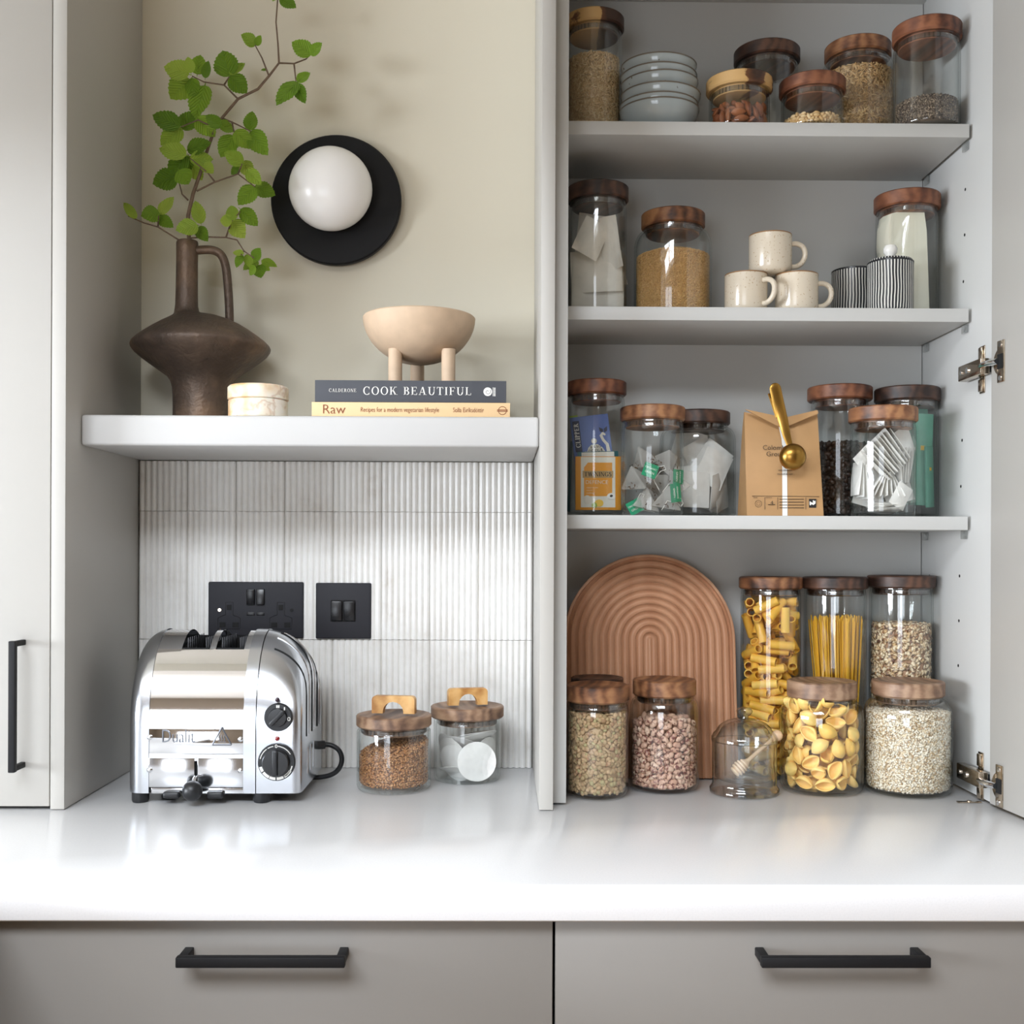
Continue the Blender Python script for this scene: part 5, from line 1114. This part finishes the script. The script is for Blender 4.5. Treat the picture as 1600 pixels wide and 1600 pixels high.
for a0, a1, rr0, rr1 in ((100, 122, .0208, .0219), (126, 168, .0208, .0219), (30, 84, .0208, .0219)):
    for k in range(10):
        p = [math.radians(a0+(a1-a0)*(k+d_)/10) for d_ in (0.1, .8)]
        b.add([(rr0*math.cos(p[0]), rr0*math.sin(p[0]), .0058), (rr1*math.cos(p[0]), rr1*math.sin(p[0]), .0058), (rr1*math.cos(p[1]), rr1*math.sin(p[1]), .0058), (rr0*math.cos(p[1]), rr0*math.sin(p[1]), .0058)], [(0, 1, 2, 3)])
b.tube([(.0013*math.cos(a), .0213+.0020*math.sin(a), .0058) for a in np.linspace(0, 2*PI, 13)], .0004, 5)
b.build('dial_marks', WHITEINK, k2)
for px, py, m in ((433.5, 1093, PURPLELAMP), (433.5, 1154, REDLAMP)):
    x, z = tp(px, py); MB().lathe([(.0030, 0), (.0028, .0012), (.0016, .0020), (0, .0022)], 16).build('indicator_lamp', m, t, (x, yf, z), (PI/2, 0, 0))
for px, dy in ((215, .012), (406, .012)):
    x, z = tp(px, 1250)
    for yy in (dy, TDp-.03): MB().lathe([(0, 0), (.010, 0), (.0112, .003), (.0112, zb+.004), (0, zb+.004)], 20).build('foot', RUBBER, t, (x, yy, 0))
p = [Vector((TW-.004, .145, .052)), Vector((TW+.006, .150, .052)), Vector((TW+.017, .150, .052)), Vector((TW+.030, .150, .044)), Vector((TW+.034, .150, .028)), Vector((TW+.026, .150, .0120)), Vector((TW+.008, .150, .0048)), Vector((TW-.020, .150, .0042)), Vector((TW-.06, .152, .0042))]
cb = MB().tube(chaikin(p), .0036, 12).build('power_cable', RUBBER, t); MB().tube([(TW-.003, .145, .052), (TW+.008, .149, .052)], .0062, 12).build('cable_grommet', RUBBER, cb)

# ------------------------------------------------------------------ on the plaster shelf
ZS = ZF1
Yv = -.085
vp = lambda X, Y: at(180+X/4.2105, 340+Y/4.2105, Yv)
prof = [(1330, 182, 567), (1250, 181, 567), (1180, 182, 567), (1120, 187, 568), (1080, 200, 570), (1050, 222, 571), (1010, 276, 569), (970, 332, 568), (930, 384, 567), (895, 425, 567), (872, 442, 566), (855, 447, 566), (838, 441, 565), (810, 413, 565), (775, 368, 564), (740, 318, 563), (705, 262, 561), (675, 205, 556), (655, 160, 538), (642, 118, 505), (632, 92, 482), (615, 79, 471), (580, 73, 470), (500, 71, 471), (400, 70, 472), (300, 69, 473), (200, 70, 474), (168, 70, 474), (156, 66, 475), (152, 58, 475), (158, 50, 475), (400, 48, 473)]
base = vp(567, 1300); org = Vector((base.x, Yv, ZS+.0002)); R = []; q0 = vp(0, 1330).z
sc_ = 1/4.2105/ppm(Yv)
for (yy, hw, cx) in prof:
    c = vp(cx, yy); z = max(0, c.z-org.z); R.append([(c.x-org.x+hw*sc_*math.cos(a), hw*sc_*math.sin(a), z) for a in np.linspace(0, 2*PI, 49)[:-1]])
t = thing('vase', 'dark bronze stoneware jug vase with a saucer-shaped body and long handled neck', 'vase', org)
MB().rings(R, True, True, False).build('body', BRONZE, t, smooth=60)
pts = [vp(*p)-org for p in ((530, 216), (590, 210), (650, 213), (694, 236), (720, 285), (733, 350), (741, 440), (748, 540), (752, 640), (752, 700))]
pts2 = []
for i in range(len(pts)-1):
    for k in range(3): pts2.append(pts[i].lerp(pts[i+1], k/3))
pts2.append(pts[-1])
for _ in range(3): pts2 = [pts2[0]]+[(pts2[i-1]+pts2[i]*2+pts2[i+1])/4 for i in range(1, len(pts2)-1)]+[pts2[-1]]
MB().tube(pts2, 28*sc_, 14).build('handle', BRONZE, t, smooth=60)
# elm branch: stems and leaves picked from the photograph, hung on gently varying depth
lp = lambda X, Y, dy=0: at(X/3.2, Y/3.2, Yv-.004+dy)
t = thing('leafy_branch', 'fresh green elm branch with serrated leaves standing in the bronze vase', 'branch', lp(945, 1300)); L = t.location.copy()
main = [(950, 1420), (948, 1300), (945, 1205), (940, 1080), (965, 970), (1000, 870), (1040, 740), (1075, 640), (1110, 590), (1190, 495), (1290, 445), (1345, 380), (1395, 315), (1390, 220), (1380, 110), (1388, 0), (1396, -80)]
mb = MB(); mb.tube([lp(x, y)-L for x, y in main], [.0030]*4+[.0028, .0026, .0024, .0023, .0022, .0021, .0020, .0019, .0016, .0012, .0011, .0010, .0009], 8)
tw = [([(1190, 495), (1120, 425), (1020, 410), (960, 380)], -.02), ([(1120, 425), (1145, 385)], -.015), ([(1345, 380), (1310, 290), (1275, 225)], -.02), ([(1395, 315), (1470, 318), (1530, 295), (1555, 270)], .02), ([(1470, 318), (1480, 410)], .01),
      ([(1110, 590), (1180, 620), (1250, 655)], -.03), ([(1160, 610), (1170, 660)], -.02), ([(1075, 640), (990, 600), (905, 635)], -.015), ([(985, 955), (1075, 910), (1190, 870), (1250, 915), (1275, 935)], -.035), ([(1075, 910), (1040, 865), (950, 790)], -.02), ([(1190, 870), (1210, 820)], -.03),
      ([(940, 1000), (910, 970), (890, 890)], .01), ([(935, 1225), (895, 1200), (790, 1135), (720, 1115), (640, 1080)], -.02), ([(790, 1135), (793, 1080)], -.02), ([(948, 1240), (955, 1190), (1040, 1185), (1130, 1187), (1185, 1200), (1220, 1255), (1270, 1290)], -.04), ([(1130, 1187), (1155, 1110), (1200, 1060)], -.035), ([(945, 1180), (990, 1125)], -.02), ([(1220, 1255), (1205, 1275)], -.04)]
for pts, dy in tw:
    n = len(pts); mb.tube([lp(x, y, dy*k/(n-1))-L for k, (x, y) in enumerate(pts)], [.0014-.0006*k/(n-1) for k in range(n)], 7)
mb.build('stem', BARK, t)
def leaf_mesh(seed):
    rg_ = random.Random(seed); n = 9; top = []
    for i in range(2*n+1):
        u = i/(2*n); w_ = .5*(math.sin(PI*u**.82)**.72)*(1-.12*u); w_ *= (1.0 if i % 2 == 0 else .90)
        top.append((u+(.0 if i % 2 == 0 else -.02), w_ if 0 < i < 2*n else 0))
    v = []; f = []; k = len(top)
    for sgn in (1, -1):
        for u, w_ in top:
            for fr in (0, .5, 1): v.append((u, sgn*w_*fr, .10*w_*fr**1.3*1.2-.10*(u-.5)**2+.012*math.sin(14*u+3*fr)))
    for s0 in (0, 3*k):
        for i in range(k-1):
            for j in range(2): q = s0+i*3+j; f.append((q, q+3, q+4, q+1))
    b = MB().add(v, f); b.tube([(-.10, 0, -.03), (0, 0, -.025), (.5, 0, 0.004), (.96, 0, -.02)], [.016, .016, .012, .004], 5)
    me = bpy.data.meshes.new('leaf'); me.from_pydata(b.v, [], b.f); me.polygons.foreach_set('use_smooth', [True]*len(me.polygons)); me.materials.append(LEAF); return me
LM = [leaf_mesh(s) for s in range(2)]
leaves = [(945, 370, 830, 335, 105), (955, 365, 940, 290, 50), (985, 372, 1000, 282, 85), (1025, 390, 1040, 310, 48), (950, 395, 860, 485, 120), (962, 390, 968, 488, 70), (1022, 425, 980, 578, 115), (1145, 382, 1115, 262, 112), (1150, 380, 1228, 458, 88), (1150, 372, 1218, 318, 48),
          (900, 632, 773, 578, 88), (908, 640, 812, 718, 90), (908, 645, 978, 565, 84), (985, 585, 1068, 675, 90), (1105, 635, 1035, 580, 58), (1092, 615, 1168, 652, 60), (930, 775, 806, 742, 88), (935, 750, 1044, 715, 80), (935, 780, 848, 862, 90), (935, 775, 940, 855, 62), (950, 795, 1056, 795, 76), (895, 850, 940, 915, 84), (1015, 815, 1062, 862, 55), (955, 825, 1006, 895, 72), (885, 885, 773, 915, 108),
          (1170, 678, 1108, 776, 92), (1172, 655, 1258, 735, 78), (1252, 655, 1330, 764, 92), (1248, 652, 1260, 563, 64), (1215, 818, 1130, 765, 70), (1205, 822, 1158, 868, 50), (1212, 806, 1258, 880, 66), (1235, 850, 1300, 918, 62), (1278, 932, 1198, 1016, 82), (1272, 932, 1368, 972, 80),
          (682, 1090, 622, 1018, 42), (798, 1066, 713, 1078, 88), (798, 1072, 862, 990, 62), (788, 1082, 860, 1132, 58), (990, 1128, 888, 1148, 84), (1005, 1118, 978, 1012, 62), (988, 1135, 1034, 1200, 58), (1160, 1105, 1104, 1102, 56), (1168, 1100, 1155, 1032, 58), (1202, 1045, 1282, 1122, 72), (1160, 1105, 1218, 1182, 82),
          (1218, 1268, 1168, 1262, 34), (1208, 1272, 1184, 1332, 38), (1238, 1270, 1248, 1332, 44), (1268, 1300, 1298, 1245, 54), (1290, 1305, 1222, 1345, 58), (1290, 1325, 1304, 1384, 64), (1308, 1300, 1378, 1330, 40), (1300, 1325, 1346, 1350, 36), (1276, 1330, 1250, 1372, 40), (1280, 222, 1212, 176, 64), (1280, 228, 1302, 180, 34), (1328, 352, 1308, 347, 18), (1558, 272, 1467, 214, 82), (1552, 275, 1604, 218, 66), (1488, 408, 1390, 514, 86), (1485, 408, 1545, 366, 54), (1480, 418, 1522, 508, 58), (1400, -12, 1474, 34, 60), (1392, -10, 1362, 2, 26)]
for k, (x0, y0, x1, y1, wd) in enumerate(leaves):
    dy = random.uniform(-.035, .012); A = lp(x0, y0, dy); B = lp(x1, y1, dy+random.uniform(-.012, .012)); d = B-A; ln = d.length
    xax = d.normalized(); nrm = Vector((random.uniform(-.3, .2), -1, random.uniform(.0, .35))); nrm = (nrm-xax*nrm.dot(xax)).normalized(); yax = nrm.cross(xax)
    Mx = Matrix((xax, yax, nrm)).transposed(); inst('leaf', LM[k % 2], t, A-L, scale=(ln*1.1, wd/3.2/ppm(Yv)*1.25, ln), quat=Mx.to_quaternion())
# alabaster pot
Ya = -.205; p = at(403.5, 630, Ya); Ra = 46.3/ppm(Ya); zl = atz(622, Ya-Ra)-ZS; zt = atz(600, Ya-Ra)-ZS
t = thing('alabaster_pot', 'small lidded alabaster pot with amber veins, beside the bronze vase', 'pot', (p.x, Ya, ZS+.0002))
MB().lathe([(0, 0), (Ra-.002, 0), (Ra-.0006, .0015), (Ra-.0006, zl-.002), (Ra-.002, zl-.0006), (Ra-.006, zl-.0006), (0, zl-.001)], 48).build('pot', ALAB, t)
MB().lathe([(0, zl), (Ra-.001, zl), (Ra+.0003, zl+.001), (Ra+.0003, zt-.0025), (Ra-.002, zt), (0, zt)], 48).build('lid', ALAB, t)
# books
def book(px0, px1, z0, z1, Yf, depth, cover, hard, label):
    A = at(px0, 620, Yf); B = at(px1, 620, Yf); w_ = B.x-A.x; h = z1-z0
    t = thing('book', label, 'book', (A.x+w_/2, Yf, z0)); c = .0022 if hard else .0005; o = .003 if hard else 0
    b = MB().box(-w_/2, w_/2, 0, c+.0006, 0, h, .0006).box(-w_/2, w_/2, c*.5, depth, 0, c).box(-w_/2, w_/2, c*.5, depth, h-c, h)
    b.build('cover', cover, t); MB().box(-w_/2+o, w_/2-o, c, depth-o, c, h-c).build('page_block', PAPER, t); return t, w_, h
Yk2 = -.222; zb1 = atz(628.5, Yk2, 640); zb2 = atz(594.5, Yk2, 640)
t, w_, h = book(487, 797, ZS+.0002, zb1-.0003, Yk2, .195, BOOKT, False, 'tan paperback cookbook lying under the charcoal cookbook'); s = ppm(Yk2); xo = lambda px: at(px, 640, Yk2).x-t.location.x
text_part('Raw', .0180, BROWNINK, t, (xo(503), -.0004, h*.53), fit=34.5/s); text_part('Recipes for a modern vegetarian lifestyle', .0092, BROWNINK, t, (xo(563), -.0004, h*.53), fit=122/s)
text_part('Solla Eiríksdóttir', .0092, BROWNINK, t, (xo(707.5), -.0004, h*.53), fit=48/s)
b = MB(); x = xo(785); b.tube([(x+.0055*math.cos(a), -.0003, h*.52+.0055*math.sin(a)) for a in np.linspace(0, 2*PI, 25)], .0004, 5); b.box(x-.0072, x+.0072, -.0006, 0, h*.52-.0013, h*.52-.0004).box(x-.0072, x+.0072, -.0006, 0, h*.52+.0004, h*.52+.0013); b.build('print_mark', BROWNINK, t)
t, w_, h = book(492, 791, zb1, zb2, Yk2, .190, BOOKD, True, 'charcoal cloth cookbook with white serif title lying under the footed bowl')
_, ad = serif_mesh('CALDERONE', .0046, WHITEINK, t, (xo(514), -.0003, h*.53), (0, 0, 0), .20, fit=42.5/s)
serif_mesh('COOK BEAUTIFUL', .0108, WHITEINK, t, (xo(567.5), -.0003, h*.52), (0, 0, 0), .20, fit=168.5/s)
b = MB(); x = xo(762); b.prism([(x+.0058*math.cos(a), h*.5+.0058*math.sin(a)) for a in np.linspace(0, 2*PI, 25)[:-1]], -.0006, 0); b.build('print_mark', WHITEINK, t)
b = MB(); b.tube([(x+(.0008+.00035*k)*math.cos(k*.7), -.0007, h*.5+(.0008+.00035*k)*math.sin(k*.7)) for k in range(11)], .00035, 5); b.build('print_swirl', BOOKD, t)
b = MB()
for k in range(6): b.box(x+.0082, x+.0105, -.0005, 0, h*.5-.0058+k*.0020, h*.5-.0046+k*.0020)
b.box(x+.0068, x+.0074, -.0005, 0, h*.5-.006, h*.5+.006); b.build('print_mark', WHITEINK, t)
# three-legged bowl
Yb2 = -.135; p = at(655, 520, Yb2); Rb2 = 87.3/ppm(Yb2); zr = atz(477, Yb2-Rb2, 655)-zb2; zlow = atz(566, Yb2-.02, 655)-zb2
t = thing('footed_bowl', 'sand-coloured clay bowl on three stubby legs, on top of the books', 'bowl', (p.x, Yb2, zb2+.0002)); hB = zr-zlow
o_ = [(0, zlow)] + [(Rb2*math.sin(a)**.92, zr-.004-(hB-.004)*math.cos(a)**1.15) for a in np.linspace(.12, PI/2, 16)] + [(Rb2+.0002, zr-.0018), (Rb2-.0015, zr), (Rb2-.0045, zr-.0012)]
i_ = [((Rb2-.006)*math.sin(a)**.92, zr-.003-(hB-.011)*math.cos(a)**1.15) for a in np.linspace(PI/2, .12, 14)] + [(0, zr-.003-(hB-.011))]
MB().lathe(o_+i_, 56).build('bowl', CLAY, t)
for px, dy in ((617.5, -.032), (700.5, -.032), (652, .046)):
    q = at(px, 585, Yb2+dy); rl = 10.8/ppm(Yb2+dy)
    MB().lathe([(0, 0), (rl-.001, 0), (rl, .001), (rl, zlow+.016), (0, zlow+.016)], 24).build('leg', CLAY, t, (q.x-p.x, dy, 0))
# wall light
c = at(525, 312, -.020); Rd = 101.5/ppm(-.020)
t = thing('wall_light', 'round black wall light with an off-centre opal glass globe', 'wall light', (c.x, 0, c.z))
MB().lathe([(0, .0012), (Rd-.02, .0012), (Rd-.02, .008), (Rd-.002, .0085), (Rd, .0105), (Rd, .0190), (Rd-.002, .021), (0, .021)], 72).build('backplate', BLACKM, t, rot=(PI/2, 0, 0))
Yg2 = -.048; g = at(516.5, 295, Yg2); Rg = 65/ppm(Yg2)
MB().ell((g.x-c.x, Yg2, g.z-c.z), (Rg, Rg*.72, Rg), 48, 24).build('globe', OPAL, t, smooth=80)
